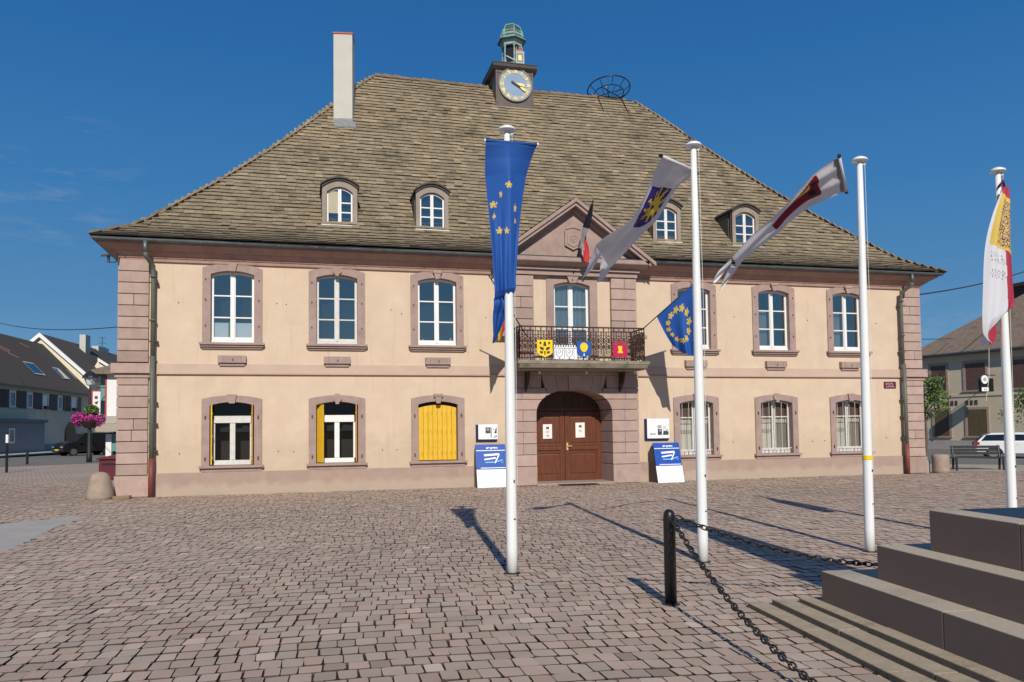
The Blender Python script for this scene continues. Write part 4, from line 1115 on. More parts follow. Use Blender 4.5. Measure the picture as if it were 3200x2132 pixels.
for h, s in enumerate(NUM):
    b = MB()
    a = pi / 2 - h * pi / 6; cx_, cz_ = tx + .02 + .525 * cos(a), cz + .525 * sin(a)
    rx_, rz_ = cos(a), sin(a); ux_, uz_ = sin(a), -cos(a)          # radial (up), tangential (right)
    wch = {'I': .035, 'V': .07, 'X': .07}; tot = sum(wch[c] for c in s); xx = -tot / 2
    for c in s:
        w__ = wch[c]; xm = xx + w__ / 2; xx += w__
        strokes = {'I': [(0, 0)], 'V': [(-.018, .022), (.018, -.022)], 'X': [(0, .026), (0, -.026)]}[c]
        for off_, tilt in strokes:
            dxr = Vector((rx_, 0, rz_)); dxt = Vector((ux_, 0, uz_))
            ctr = Vector((cx_, yt - .058, cz_)) + dxt * (xm + off_)
            b.obox(ctr, dxr * .07 - dxt * tilt, Vector((0, .006, 0)), dxt * .0145)
    b.build('numeral', M['gold'], face)
for nm, ang, L_, w__, m_ in (('hour_hand', rad(-10), .40, .042, 'gold'), ('minute_hand', rad(-30), .55, .036, 'gold')):
    b = MB(); dv = Vector((cos(ang), 0, sin(ang))); nv = Vector((-sin(ang), 0, cos(ang))); o_ = Vector((tx - .05, yt - .075 - (.012 if nm[0] == 'm' else 0), cz + .06))
    k0 = .0 if nm[0] == 'h' else .22
    b.obox(o_ + dv * (L_ * (1 + k0) / 2), dv * (L_ * (1 - k0) / 2), (0, .005, 0), nv * w__ * .7); b.obox(o_ + dv * L_ * .82, dv * .10, (0, .006, 0), nv * w__ * 1.25)
    if nm[0] == 'm': b.obox(o_ + dv * .10, dv * .20, (0, .008, 0), nv * w__ * .9, 1)
    b.build(nm, [M[m_], M['blackmetal']], face)
# lantern
lx, ly = .12, 7.0
lan = MB(); nn = 6
def hexp(r_, z): return [(lx + r_ * cos(2 * pi * k / nn + pi / 6), ly + r_ * sin(2 * pi * k / nn + pi / 6), z) for k in range(nn)]
def hexlathe(b, prof_, m=0):
    base = len(b.v)
    for r_, z in prof_: b.v += hexp(r_, z)
    for i in range(len(prof_) - 1):
        for k in range(nn):
            l = (k + 1) % nn; b.f.append([base + i * nn + k, base + i * nn + l, base + (i + 1) * nn + l, base + (i + 1) * nn + k]); b.m.append(m)
    b.f.append([base + k for k in range(nn)][::-1]); b.m.append(m); b.f.append([base + (len(prof_) - 1) * nn + k for k in range(nn)]); b.m.append(m)
hexlathe(lan, [(.46, 15.70), (.46, 15.82), (.40, 15.86)])
for p in hexp(.37, 0):
    lan.lathe(p[0], p[1], [(.06, 15.86), (.06, 15.95), (.035, 16.0), (.032, 16.45), (.055, 16.5), (.055, 16.56)], 8)
hexlathe(lan, [(.42, 16.56), (.42, 16.70), (.50, 16.74)]); hexlathe(lan, [(.57, 16.74), (.60, 16.78)], 1); hexlathe(lan, [(.60, 16.782), (.47, 16.90)]); hexlathe(lan, [(.30, 15.86), (.27, 16.56)], 2)
lt = lan.build('lantern', [M['verdigris'], M['verdigris_dark'], M['black']], tower, bevel=.006)
b = MB(); hexlathe(b, [(.47, 16.90), (.43, 16.94), (.42, 17.12), (.375, 17.15), (.35, 17.30), (.26, 17.39), (.23, 17.46), (.05, 17.47)], 1); hexlathe(b, [(.434, 16.98), (.432, 17.06)], 0); hexlathe(b, [(.385, 17.13), (.392, 17.17)], 0); hexlathe(b, [(.27, 17.40), (.25, 17.44)], 0)
for p in hexp(.40, 0): b.lathe(p[0], p[1], [(.03, 16.9), (.035, 17.05), (.045, 17.1), (.02, 17.17)], 8)
for k in range(nn):
    a = 2 * pi * k / nn + pi / 6; b.tube([(lx + r_ * cos(a), ly + r_ * sin(a), z) for r_, z in ((.46, 16.92), (.44, 17.10), (.38, 17.22), (.36, 17.31), (.25, 17.43))], .022, 6)
b.build('lantern_dome', [M['verdigris'], M['verdigris_dark']], lt, bevel=.004)
b = MB(); b.lathe(lx, ly, [(.22, 15.95), (.20, 16.05), (.15, 16.25), (.08, 16.36), (.03, 16.38), (.03, 16.55)], 14); b.build('bell', M['tower'], lt, smooth=True)
b = MB(); ys = ly - .52
b.box(lx + .02, ys, 15.72, lx + .36, ys + .03, 16.22, 0); b.box(lx + .07, ys - .008, 15.80, lx + .31, ys, 16.12, 1); b.box(lx + .12, ys - .014, 15.84, lx + .25, ys - .008, 16.05, 2)
b.prism([(lx - .06, 15.60), (lx + .10, 15.72), (lx + .28, 15.72), (lx + .42, 15.56), (lx + .36, 15.55), (lx + .2, 15.64), (lx + .02, 15.58)], ys - .01, ys + .02, 'y', 0)
b.obox((lx - .15, ys + .05, 15.92), (.20, 0, -.08), (0, .01, 0), (.01, 0, .02))
b.build('arms_shield', [M['clock_ring'], M['lead'], M['gold']], lt)
b = MB()
for k in range(7):
    a = 2 * pi * k / 7; px, py = lx + .19 + .13 * cos(a), ys + .14 + .13 * sin(a); b.lathe(px, py, [(.03, 16.23), (.022, 16.33), (.032, 16.36), (.008, 16.42)], 6)
b.lathe(lx + .19, ys + .14, [(.13, 16.22), (.145, 16.29)], 14); b.build('crown', M['teracotta'], lt)

# ================================================================== FLAGPOLES
def cloth_grid(nu, nv, P, col):
    b = MB(); pts = [[P(j / (nu - 1), i / (nv - 1)) for j in range(nu)] for i in range(nv)]
    base = len(b.v)
    for row in pts: b.v += [tuple(p) for p in row]
    for i in range(nv - 1):
        for j in range(nu - 1):
            b.f.append([base + i * nu + j, base + i * nu + j + 1, base + (i + 1) * nu + j + 1, base + (i + 1) * nu + j])
            p = (Vector(pts[i][j]) + Vector(pts[i + 1][j + 1])) / 2
            b.m.append(col((j + .5) / (nu - 1), (i + .5) / (nv - 1), p))
    return b


def lerp_poly(L_, v):
    x = v * (len(L_) - 1); i = min(int(x), len(L_) - 2); t = x - i
    # Catmull-Rom for soft edges
    p0 = Vector(L_[max(0, i - 1)]); p1 = Vector(L_[i]); p2 = Vector(L_[i + 1]); p3 = Vector(L_[min(len(L_) - 1, i + 2)])
    return .5 * ((2 * p1) + (p2 - p0) * t + (2 * p0 - 5 * p1 + 4 * p2 - p3) * t * t + (3 * p1 - p0 - 3 * p2 + p3) * t ** 3)


def star(x, z, cx, cz, r, rot=0.):
    dx, dz = x - cx, z - cz; d_ = math.hypot(dx, dz)
    if d_ > r: return False
    a = (math.atan2(dx, dz) + rot) % (2 * pi / 5) - pi / 5
    return d_ < r * .45 / max(.35, cos(pi / 5 - abs(a))) * (1.0 if abs(a) > .0 else 1) or d_ * (1.9 - 1.5 * abs(a) / (pi / 5)) < r * .95


POLES = [(-5.36, -13.60, 0.0), (-2.95, -13.60, 0.0), (-.55, -13.57, .03), (1.72, -13.60, .0)]
PLAB = ['white flagpole on the left carrying the blue starred banner', 'white flagpole with the purple-crested white banner blowing left of its top',
        'white flagpole with a yellow tape band near its foot', 'rightmost white flagpole, half wrapped by a red and white banner']
pole = thing('flagpole', PLAB[0], 'flagpole', (POLES[0][0], POLES[0][1], 0), 'white flagpoles in a row before the town hall')
px, py = POLES[0][:2]
b = MB(); b.lathe(px, py, [(.063, -.02), (.063, .3), (.058, 2.2), (.045, 4.1), (.035, 5.13)], 24); b.build('shaft', M['pole'], pole, smooth=True)
b = MB(); b.lathe(px, py, [(.030, 5.10), (.030, 5.155), (.10, 5.158), (.106, 5.168), (.09, 5.19), (.05, 5.212), (.01, 5.22)], 24); b.obox((px + .05, py - .02, 5.12), (.02, 0, 0), (0, .01, 0), (0, 0, .022)); b.build('cap', M['pole'], pole, smooth=True)
b = MB(); b.lathe(px, py, [(.095, -.02), (.095, .004), (.066, .010)], 20); b.build('base_collar', M['blackmetal'], pole)
b = MB(); b.obox((px + .02, py - .066, 1.05), (.007, 0, 0), (0, .006, 0), (0, 0, .014)); b.obox((px + .02, py - .066, .62), (.012, 0, 0), (0, .006, 0), (0, 0, .005)); b.build('keyhole', M['blackmetal'], pole)
b = MB(); b.tube([(px + .055, py - .03, 5.12), (px + .062, py - .045, 3.2), (px + .07, py - .02, 1.0)], .0035, 4); b.build('halyard', M['oldwhite'], pole)
for i, (x, y, lean) in enumerate(POLES[1:]):
    p = copy_tree(pole); p.location = (x, y, 0); p.rotation_euler = (0, lean * .3, 0); p['label'] = PLAB[i + 1]
    if i == 1:
        BASE[p.name] = Vector((x, y, 0))
        b = MB(); b.lathe(x, y, [(.0655, 1.19), (.0655, 1.245)], 24); b.build('tape_band', M['arm_yellow'], p, smooth=False)

# blue banner
B1L = [(-5.638, 4.969), (-5.62, 4.702), (-5.597, 4.42), (-5.57, 4.062), (-5.548, 3.704), (-5.536, 3.399), (-5.529, 3.144), (-5.537, 2.89), (-5.519, 2.652)]
B1R = [(-5.025, 4.975), (-5.092, 4.739), (-5.155, 4.448), (-5.218, 4.081), (-5.26, 3.717), (-5.291, 3.407), (-5.304, 3.202), (-5.396, 2.919), (-5.493, 2.688)]


def P1(u, v):
    a = lerp_poly([(x, 0, z) for x, z in B1L], v); c = lerp_poly([(x, 0, z) for x, z in B1R], v)
    x = a.x + (c.x - a.x) * u; z = a.z + (c.z - a.z) * u
    dp = abs(x + 5.36)
    y = -13.69 + .72 * max(0, dp - .012) ** 1.05 * min(1, max(0, v - .02) * 6 + .12)                       # tented over the pole
    y -= .03 * max(0, 1 - v * 12)
    g = min(1, max(0, (v - .3) * 2.2))
    y += g * (.022 * sin(u * 21 + v * 5) + .016 * sin(u * 37 - v * 3 + 1)) * (1 - math.exp(-(dp / .05) ** 2) * .8)
    y += .05 * math.exp(-((u - .30 - .1 * v) / .05) ** 2) * g                               # one deep fold
    y += max(0, min(1, (v - .70) * 8)) * (.17 if u > .3 else .10)
    if v > .74: y = max(y, -13.545)
    return (x, y, z)


ST1 = [(-5.362, 4.49, .043, 1), (-5.452, 4.385, .036, .45), (-5.53, 4.27, .042, 1), (-5.286, 4.225, .05, .4), (-5.525, 4.13, .035, .5), (-5.286, 4.07, .03, .5), (-5.468, 3.955, .042, .9), (-5.395, 3.95, .038, .7)]


def c1(u, v, p):
    if v < .022: return 2
    for sx_, sz_, r_, k in ST1:
        if abs(p.z - sz_) < .07 and star(sx_ + (p.x - sx_) / k, p.z, sx_, sz_, r_): return 1
    return 0


bn = thing('banner', 'blue banner with yellow stars hanging down the left flagpole', 'banner', (-5.36, -13.60, 4.97), 'banners on the flagpoles')
cloth_grid(60, 190, P1, c1).build('cloth', [M['f_blue'], M['f_yellow'], M['f_blue']], bn, smooth=True)
b = MB(); b.tube([(-5.645, -13.70, 4.985), (-5.02, -13.70, 4.98)], .017, 10); b.build('crossbar', M['f_blue'], bn, smooth=True)
for x in (-5.65, -5.015): b = MB(); b.tube([(x - .008, -13.70, 4.983), (x + .008, -13.70, 4.983)], .021, 10); b.build('bar_end', M['pole'], bn)


def flying(name, label, L_, R_, tails, col, bar, mats, nv=110, ripple=.02, ph=0.):
    bn = thing('banner', label, 'banner', tuple((Vector(L_[0]) + Vector(R_[0])) / 2), 'banners on the flagpoles')
    def PB(u, v):
        a = lerp_poly(L_, v); c = lerp_poly(R_, v); p = a.lerp(c, u)
        nrm = (c - a).cross(Vector((-.55, .35, -.75))).normalized()
        w_ = ripple * (sin(u * 15 + ph) * (1 - v * .55) + .7 * sin(v * 9 + u * 5 + ph)) * min(1, v * 6 + .35)
        return tuple(p + nrm * (w_ + ripple * 1.2 * sin(u * pi) * sin(v * 5)))
    m = cloth_grid(56, nv, PB, col)
    for TL, TR in tails:
        pts = [[tuple(lerp_poly(TL, i / 14).lerp(lerp_poly(TR, i / 14), j / 8) + Vector((0, ripple * .8 * sin(j * .8 + i * .35), 0))) for j in range(9)] for i in range(15)]
        m.grid(pts, 0)
    m.build('cloth', mats, bn, smooth=True)
    b = MB(); d_ = (Vector(bar[1]) - Vector(bar[0])).normalized(); b.tube([Vector(bar[0]) - d_ * .02, Vector(bar[1]) + d_ * .02], .02, 10); b.build('crossbar', M['f_white'], bn, smooth=True)
    for e in (Vector(bar[0]) - d_ * .03, Vector(bar[1]) + d_ * .03): b = MB(); b.tube([e - d_ * .014, e + d_ * .014], .025, 10); b.build('bar_end', M['blackmetal'], bn)
    return bn


B2L = [(-3.494, -13.85, 4.904), (-3.514, -13.714, 4.786), (-3.543, -13.579, 4.632), (-3.64, -13.443, 4.375), (-3.738, -13.307, 4.235), (-3.867, -13.171, 4.134), (-3.922, -13.036, 4.091), (-4.009, -12.9, 4.011)]
B2R = [(-2.853, -13.5, 4.874), (-2.862, -13.314, 4.836), (-2.932, -13.129, 4.768), (-3.132, -12.943, 4.402), (-3.271, -12.757, 4.254), (-3.416, -12.571, 4.071), (-3.495, -12.386, 3.94), (-3.546, -12.2, 3.847)]
B2T = [([(-4.009, -12.9, 4.011), (-4.041, -12.833, 3.881), (-4.08, -12.767, 3.75), (-4.143, -12.7, 3.605)], [(-3.767, -12.55, 4.013), (-3.857, -12.567, 3.893), (-3.964, -12.583, 3.75), (-4.101, -12.6, 3.625)]),
       ([(-3.767, -12.55, 4.013), (-3.775, -12.467, 3.881), (-3.765, -12.383, 3.749), (-3.768, -12.3, 3.65)], [(-3.546, -12.2, 3.847), (-3.606, -12.233, 3.759), (-3.671, -12.267, 3.702), (-3.761, -12.3, 3.644)])]


def c2(u, v, p):
    if .29 < v < .58:
        hw_ = .36 * max(0, 1 - ((v - .29) / .29) ** 2.6) ** .5
        if abs(u - .5) < hw_:
            du, dv = (u - .55) * .45, (v - .395) * 1.45; r_ = math.hypot(du, dv); a = math.atan2(dv, du)
            if r_ < .075 or (r_ < .15 and cos(a * 11) > -.35 + r_ * 6.5): return 2 if r_ > .02 else 1
            return 1
    return 0


flying('banner', 'white banner with a purple shield and yellow sun emblem blowing before the pediment', B2L, B2R, B2T, c2, (B2L[0], B2R[0]), [M['f_white'], M['f_purple'], M['f_sun']], ripple=.016)
B3L = [(-0.987, -13.8, 5.089), (-1.216, -13.633, 4.922), (-1.32, -13.467, 4.787), (-1.464, -13.3, 4.575), (-1.613, -13.133, 4.387), (-1.821, -12.967, 4.173), (-1.988, -12.8, 3.969)]
B3R = [(-0.636, -13.45, 4.789), (-0.87, -13.275, 4.676), (-0.979, -13.1, 4.628), (-1.187, -12.925, 4.463), (-1.248, -12.75, 4.344), (-1.604, -12.575, 4.039), (-1.678, -12.4, 3.898)]
B3T = [([(-1.988, -12.8, 3.969), (-2.085, -12.767, 3.857), (-2.168, -12.733, 3.77), (-2.239, -12.7, 3.653)], [(-1.917, -12.65, 3.906), (-2.0, -12.65, 3.811), (-2.09, -12.65, 3.71), (-2.186, -12.65, 3.622)]),
       ([(-1.917, -12.65, 3.906), (-1.941, -12.567, 3.78), (-1.965, -12.483, 3.672), (-1.969, -12.4, 3.581)], [(-1.678, -12.4, 3.898), (-1.764, -12.4, 3.788), (-1.863, -12.4, 3.678), (-1.962, -12.4, 3.569)])]


def c3(u, v, p):
    if v < .05: return 4
    if .165 < v < .66 and u > .08 + max(0, v - .2) * .55 and u < .78 - max(0, v - .5) * .9:
        if .27 < v < .45 and u < .42 and u > .12 + max(0, v - .2) * .62: return 2
        if (.19 < v < .25 and .18 < u < .36) or (.21 < v < .28 and .48 < u < .64): return 3
        return 1
    return 0


flying('banner', 'white banner with a maroon shield blowing left of the third flagpole', B3L, B3R, B3T, c3, (B3L[0], B3R[0]), [M['f_white'], M['f_maroon'], M['f_sun'], M['f_dark'], M['f_sleeve']], ripple=.018, ph=1.2)

B4L = [(1.664, 4.90), (1.633, 4.838), (1.504, 4.494), (1.402, 4.068), (1.352, 3.502), (1.324, 2.947), (1.40, 2.80), (1.503, 2.734)]
B4R = [(1.775, 4.90), (1.79, 4.761), (1.785, 4.391), (1.788, 4.084), (1.80, 3.657), (1.81, 3.352), (1.70, 3.19), (1.50, 2.96), (1.505, 2.74)]


def P4(u, v):
    a = lerp_poly([(x, 0, z) for x, z in B4L], v); c = lerp_poly([(x, 0, z) for x, z in B4R], v)
    x = a.x + (c.x - a.x) * u; z = a.z + (c.z - a.z) * u
    y = -13.735 + .40 * max(0, 1.66 - x) ** 1.3 * min(1, v * 4) + .018 * sin(u * 13 + v * 4) * min(1, v * 3)
    if x > 1.76: y += (x - 1.76) * .8
    if v > .70: y += (v - .70) * .8 * (.4 + u)
    return (x, y, z)


def c4(u, v, p):
    us = .9 - .12 * v if v < .15 else max(.35, .88 - .38 * v)
    if .145 < v < .415 and u > .10:
        if .17 < v < .40 and .30 < u < .92:
            k = sin(p.x * 95 + 7 * sin(p.z * 41)) * sin(p.z * 70 + 5 * sin(p.x * 53))
            if k > .12: return 3
            if k < -.55: return 4
        return 2
    if .435 < v < .53 and .15 < u < .62 and sin(p.x * 120 + 4 * sin(p.z * 45)) > .72 and abs(v - .483) > .012: return 5
    xs = 1.645 + .004 * sin(p.z * 7)
    return 1 if p.x > xs and v < .95 else 0


bn = thing('banner', 'red and white banner with a yellow crest wrapped round the rightmost flagpole', 'banner', (1.70, -13.60, 4.9), 'banners on the flagpoles')
m4 = cloth_grid(50, 170, P4, c4)
pts = [[(1.455 + .20 * j / 6, -13.60 + .012 * j, (2.93 + .27 * j / 6) * (1 - i / 8) + (2.73 + .14 * j / 6 - .06 * sin(j / 6 * pi)) * (i / 8)) for j in range(7)] for i in range(9)]
m4.grid(pts, 1)
m4.build('cloth', [M['f_white'], M['f_red'], M['f_yellow'], M['f_mark'], M['f_grey'], M['f_grey']], bn, smooth=True)
b = MB(); b.tube([(1.66, -13.66, 4.92), (1.71, -13.69, 5.0), (1.76, -13.66, 4.93), (1.72, -13.66, 4.86)], .018, 8); b.build('knot', M['f_maroon'], bn, smooth=True)
b = MB(); b.tube([(1.55, -13.5, 2.75), (1.53, -13.5, 2.3), (1.46, -13.5, 1.95)], .004, 4); b.build('cord', M['oldwhite'], bn)

# ================================================================== BALCONY FLAGS
def hung_flag(label, p0, p1, s0, C_, D_, mats, col, grp='flags on short sticks at the balcony', ph=0., s1=.97):
    fl = thing('flag', label, 'flag', p0, grp)
    p0, p1 = Vector(p0), Vector(p1); b = MB(); b.tube([p0, p1], .016, 8); b.tube([p1, p1 + (p1 - p0).normalized() * .06], [.024, .008], 8); b.build('stick', M['blackmetal'], fl, smooth=True)
    A = p0.lerp(p1, s0); B_ = p0.lerp(p1, s1)
    def PF(u, v):
        t = A.lerp(B_, u); bt = Vector(D_).lerp(Vector(C_), u); p = t.lerp(bt, v)
        k = sin(u * 9 + ph) * .07 * v + .05 * sin(u * 17 + v * 2 + ph) * v
        p += Vector((.25 * k, k, -.10 * sin(u * pi) * v)); p.z -= .05 * sin(v * pi)
        return tuple(p)
    cloth_grid(44, 60, PF, col).build('cloth', mats, fl, smooth=True)
    return fl


def ce(u, v, p):
    for k in range(12):
        a = 2 * pi * k / 12; cu, cv = .50 + .33 * cos(a), .44 + .29 * sin(a)
        if star(u, v * 1.2, cu, cv * 1.2, .078): return 1
    return 0


hung_flag('blue flag with yellow stars on a stick at the right end of the balcony', (1.74, -1.24, 4.46), (2.77, -2.5, 5.62), .30, (2.93, -2.35, 3.62), (2.44, -1.80, 3.98), [M['f_blue'], M['f_yellow']], ce)
hung_flag('red, yellow and white flag on a stick at the left end of the balcony', (-1.70, -1.25, 4.20), (-3.06, -2.55, 5.60), .30, (-2.72, -2.0, 3.98), (-2.42, -1.7, 4.5), [M['f_fred'], M['f_sun'], M['f_white'], M['f_dark']],
          lambda u, v, p: 1 if u > .66 else (0 if u > .3 else 2), ph=2., s1=.80)
fl = thing('flag', 'furled dark, white and red flag on a stick above the balcony window', 'flag', (-.02, -.24, 6.1), None)
q0, q1 = Vector((-.02, -.22, 6.08)), Vector((.30, -1.25, 8.12))
b = MB(); b.tube([q0, q1], .018, 8); b.tube([q1, q1 + (q1 - q0).normalized() * .08], [.03, .006], 8); b.lathe(-.02, -.22, [(.05, 5.98), (.055, 6.05), (.035, 6.18)], 10); b.build('stick', M['blackmetal'], fl, smooth=True)
dq = (q1 - q0).normalized()
def PFR(u, v):
    c = q0.lerp(q1, .98 - .56 * v); a = u * 2 * pi * .95; rr = (.028 + .055 * sin(min(1, v * 1.3) * pi * .9)) * (1 + .25 * sin(u * 19 + v * 7))
    return tuple(c + Vector((cos(a) * rr, sin(a) * rr * .8, -.10 * v * (.5 + .5 * cos(a)))))
m = cloth_grid(40, 60, PFR, lambda u, v, p: 0 if v < .55 else 1)
c0 = q0.lerp(q1, .50)
pts = [[tuple(c0 + Vector((.0 + .10 * (j / 8) - .03 * (i / 12), -.05 + .04 * sin(j * 1.2 + i * .3), .06 - .72 * (i / 12) * (.62 + .38 * (j / 8) ** .5) - .02 * j / 8)) + Vector((.12 * sin(i / 12 * 2.2) * j / 8, 0, 0))) for j in range(9)] for i in range(13)]
m.grid(pts, 2, lambda u, v: 1 if u < .30 - v * .18 else 2)
m.build('cloth', [M['f_dark'], M['f_grey'], M['f_fred']], fl, smooth=True)

# ================================================================== SHIELDS ON THE RAILING
def shield_poly(x0, x1, z0, z1):
    w_ = x1 - x0; xc = (x0 + x1) / 2
    return [(x0, z1), (x1, z1), (x1, z0 + (z1 - z0) * .28), (x1 - w_ * .12, z0 + (z1 - z0) * .16), (xc, z0), (x0 + w_ * .12, z0 + (z1 - z0) * .16), (x0, z0 + (z1 - z0) * .28)]


YS = -1.31
def arms(label, x0, x1, z0, z1, base, draw, flat=False):
    b = MB(); b.prism([(x0, z0), (x1, z0), (x1, z1), (x0, z1)] if flat else shield_poly(x0, x1, z0, z1), YS, YS + .02, 'y')
    o = tag(b.build('coat_of_arms', M[base], bevel=.004), label, 'coat of arms', 'painted shields hung on the balcony railing')
    b = MB(); mats = draw(b, (x0 + x1) / 2, (z0 + z1) / 2, x1 - x0, z1 - z0); b.build('charge', [M[k] for k in mats], o)


def dy(b, xc, zc, w_, h_):
    y = YS - .004
    pt = lambda dx, dz: (xc + dx * w_, zc + dz * h_)
    for poly in ([(-.06, .40), (.06, .40), (.10, .15), (-.10, .15)], [(-.34, .40), (-.2, .36), (-.26, .22), (-.34, .28)], [(.34, .40), (.2, .36), (.26, .22), (.34, .28)],
                 [(-.34, .12), (-.06, .05), (-.1, -.12), (-.30, -.02)], [(.34, .12), (.06, .05), (.1, -.12), (.30, -.02)], [(-.30, -.12), (-.1, -.18), (-.18, -.30), (-.32, -.24)], [(.30, -.12), (.1, -.18), (.18, -.30), (.32, -.24)], [(-.05, -.14), (.05, -.14), (.03, -.36), (-.03, -.36)]):
        b.prism([pt(*q) for q in poly], y, YS - .0005, 'y')
    return ['arm_dark']


def db(b, xc, zc, w_, h_):
    y = YS - .004
    b.prism([(xc + .28 * w_ * cos(a), zc + .16 * h_ + .25 * h_ * sin(a)) for a in [2 * pi * k / 20 for k in range(20)]], y, YS - .0005, 'y', 0)
    b.prism([(xc + .24 * w_ * cos(a), zc + .10 * h_ + .26 * h_ * sin(a)) for a in [pi + pi * k / 8 for k in range(9)]], y - .003, y - .0005, 'y', 0)
    b.prism([(xc - .06 * w_, zc - .38 * h_), (xc + .07 * w_, zc - .38 * h_), (xc, zc - .2 * h_)], y, YS - .0005, 'y', 1)
    return ['arm_yellow', 'whiteboard']


def dr_(b, xc, zc, w_, h_):
    y = YS - .004
    b.prism([(xc + q[0] * w_, zc + q[1] * h_) for q in [(-.17, .22), (.15, .22), (.11, -.10), (.19, -.14), (.19, -.24), (-.17, -.24), (-.17, -.14), (-.10, -.10)]], y, YS - .0005, 'y', 0)
    for s in (-1, 1): b.prism([(xc + s * .30 * w_ + .09 * w_ * cos(a), zc + .37 * h_ + .085 * h_ * sin(a)) for a in [2 * pi * k / 8 for k in range(8)]], y, YS - .0005, 'y', 1)
    return ['arm_yellow', 'arm_green']


arms('yellow shield with dark heraldic figures on the balcony railing', -1.44, -.99, 3.63, 4.12, 'arm_yellow', dy)
arms('blue shield with a round yellow emblem on the balcony railing', -.27, .15, 3.63, 4.10, 'arm_blue', db)
arms('crimson square shield with a yellow column on the balcony railing', .82, 1.25, 3.66, 4.10, 'arm_red', dr_, True)

b = MB(); b.box(-.955, YS + .002, 3.585, -.275, YS + .016, 3.93)  # panel added so this stretch of dense railing reads white
for k in range(9): b.box(-.95 + .075 * k, YS + .002, 3.932, -.91 + .075 * k, YS + .016, 3.985)
wp = tag(b.build('added_white_panel', M['whiteboard'], bevel=.003), 'added white panel with black line drawing between the yellow and blue shields', 'panel')
b = MB()
for xc in (-.79, -.50):
    y = YS - .002
    b.tube([(xc - .10, y, 3.86), (xc - .09, y, 3.72), (xc, y, 3.63), (xc + .09, y, 3.72), (xc + .10, y, 3.86)], .007, 4); b.tube([(xc - .05, y, 3.80), (xc, y, 3.74), (xc + .05, y, 3.80), (xc + .02, y, 3.85), (xc - .03, y, 3.84)], .006, 4); b.tube([(xc, y, 3.63), (xc, y, 3.595)], .008, 4); b.tube([(xc - .03, y, 3.60), (xc + .03, y, 3.60)], .006, 4)
for x in (-.94, -.645, -.36): b.tube([(x, YS - .002, 3.60), (x, YS - .002, 3.92)], .005, 4)
b.tube([(-.95, YS - .002, 3.895), (-.28, YS - .002, 3.895)], .006, 4)
b.build('drawing', M['print_dark'], wp)

# ================================================================== SIGNS AND PAPERS AT THE DOOR
for k, (x0, x1, z0, z1, lab) in enumerate(((-.70, -.41, 1.33, 1.77, 'white notice sheet taped to the left door leaf'), (.345, .645, 1.35, 1.81, 'white notice sheet taped to the right door leaf'))):
    yp = YD - .078; b = MB(); P = [[(x0 + (x1 - x0) * j / 6, yp - .012 * sin(j / 6 * pi) * i / 5, z0 + (z1 - z0) * i / 5 + .008 * j / 6) for j in range(7)] for i in range(6)]; b.grid(P)
    o = tag(b.build('notice_sheet', M['paper']), lab, 'notice', 'paper notices on the entrance door')
    b = MB(); xm = (x0 + x1) / 2; b.box(xm - .045, yp - .016, z1 - .14, xm + .045, yp - .014, z1 - .075)
    if k == 0: b.box(xm - .03, yp - .018, z0 + .085, xm + .035, yp - .016, z0 + .105)
    for q in range(4): b.box(xm - .05, yp - .0165, z0 + .18 + q * .022, xm + .05, yp - .0155, z0 + .184 + q * .022, 1)
    b.build('print', [M['print_dark'], M['f_grey']], o)


def noticeboard(x0, x1, z0, z1, label, kind):
    t = thing('notice_board', label, 'notice board', ((x0 + x1) / 2, -.02, z0), 'white information boards beside the entrance')
    b = MB(); b.box(x0, -.075, z0, x1, -.0, z1); b.build('backing', M['navy'], t)
    b = MB(); b.box(x0 + .06, -.10, z0 + .045, x1 + .01, -.0755, z1 + .005); b.build('panel', M['whiteboard'], t, bevel=.003)
    b = MB(); y0, y1 = -.104, -.1005; w_, h_ = x1 - x0, z1 - z0; X = lambda f: x0 + .06 + f * (w_ - .05); Z = lambda f: z0 + .045 + f * (h_ - .04)
    if kind == 0:
        b.box(X(.37), y0, Z(.40), X(.62), y1, Z(.80)); b.prism([(X(.64), Z(.12)), (X(.68), Z(.12)), (X(.68), Z(.80)), (X(.64), Z(.80))], y0, y1, 'y'); b.prism([(X(.82), Z(.40)), (X(.95), Z(.40)), (X(.95), Z(.80)), (X(.90), Z(.72))], y0, y1, 'y')
        b.prism([(X(.70), Z(.12)), (X(.96), Z(.12)), (X(.96), Z(.30)), (X(.78), Z(.15))], y0, y1, 'y', 1); b.box(X(.76), y0, Z(.62), X(.82), y1, Z(.68)); b.box(X(.42), y0 - .002, Z(.58), X(.56), y0 - .0005, Z(.74), 1)
    else:
        b.box(X(.47), y0, Z(.52), X(.64), y1, Z(.66), 1); b.box(X(.47), y0, Z(.17), X(.66), y1, Z(.48)); b.box(X(.54), y0 - .002, Z(.34), X(.63), y0 - .0005, Z(.45), 1)
        b.prism([(X(.70), Z(.17)), (X(.96), Z(.17)), (X(.96), Z(.36)), (X(.90), Z(.34)), (X(.92), Z(.50)), (X(.86), Z(.40)), (X(.80), Z(.36)), (X(.74), Z(.43))], y0, y1, 'y')
        b.box(X(.70), y0, Z(.46), X(.85), y1, Z(.64), 2); b.box(X(.10), y0, Z(.89), X(.40), y1, Z(.91), 2); b.box(X(.12), y0, Z(.18), X(.38), y1, Z(.27), 2)
        for q in range(5): b.box(X(.13 + .05 * q), y0 - .002, Z(.195), X(.155 + .05 * q), y0 - .0005, Z(.25))
    b.build('print', [M['print_dark'], M['print_grey'], M['f_white']], t)


noticeboard(-2.94, -2.32, 1.31, 1.78, 'small white board with dark photographs left of the entrance', 0)
noticeboard(2.30, 3.08, 1.26, 1.90, 'larger white board with pictures and dark edge right of the entrance', 1)


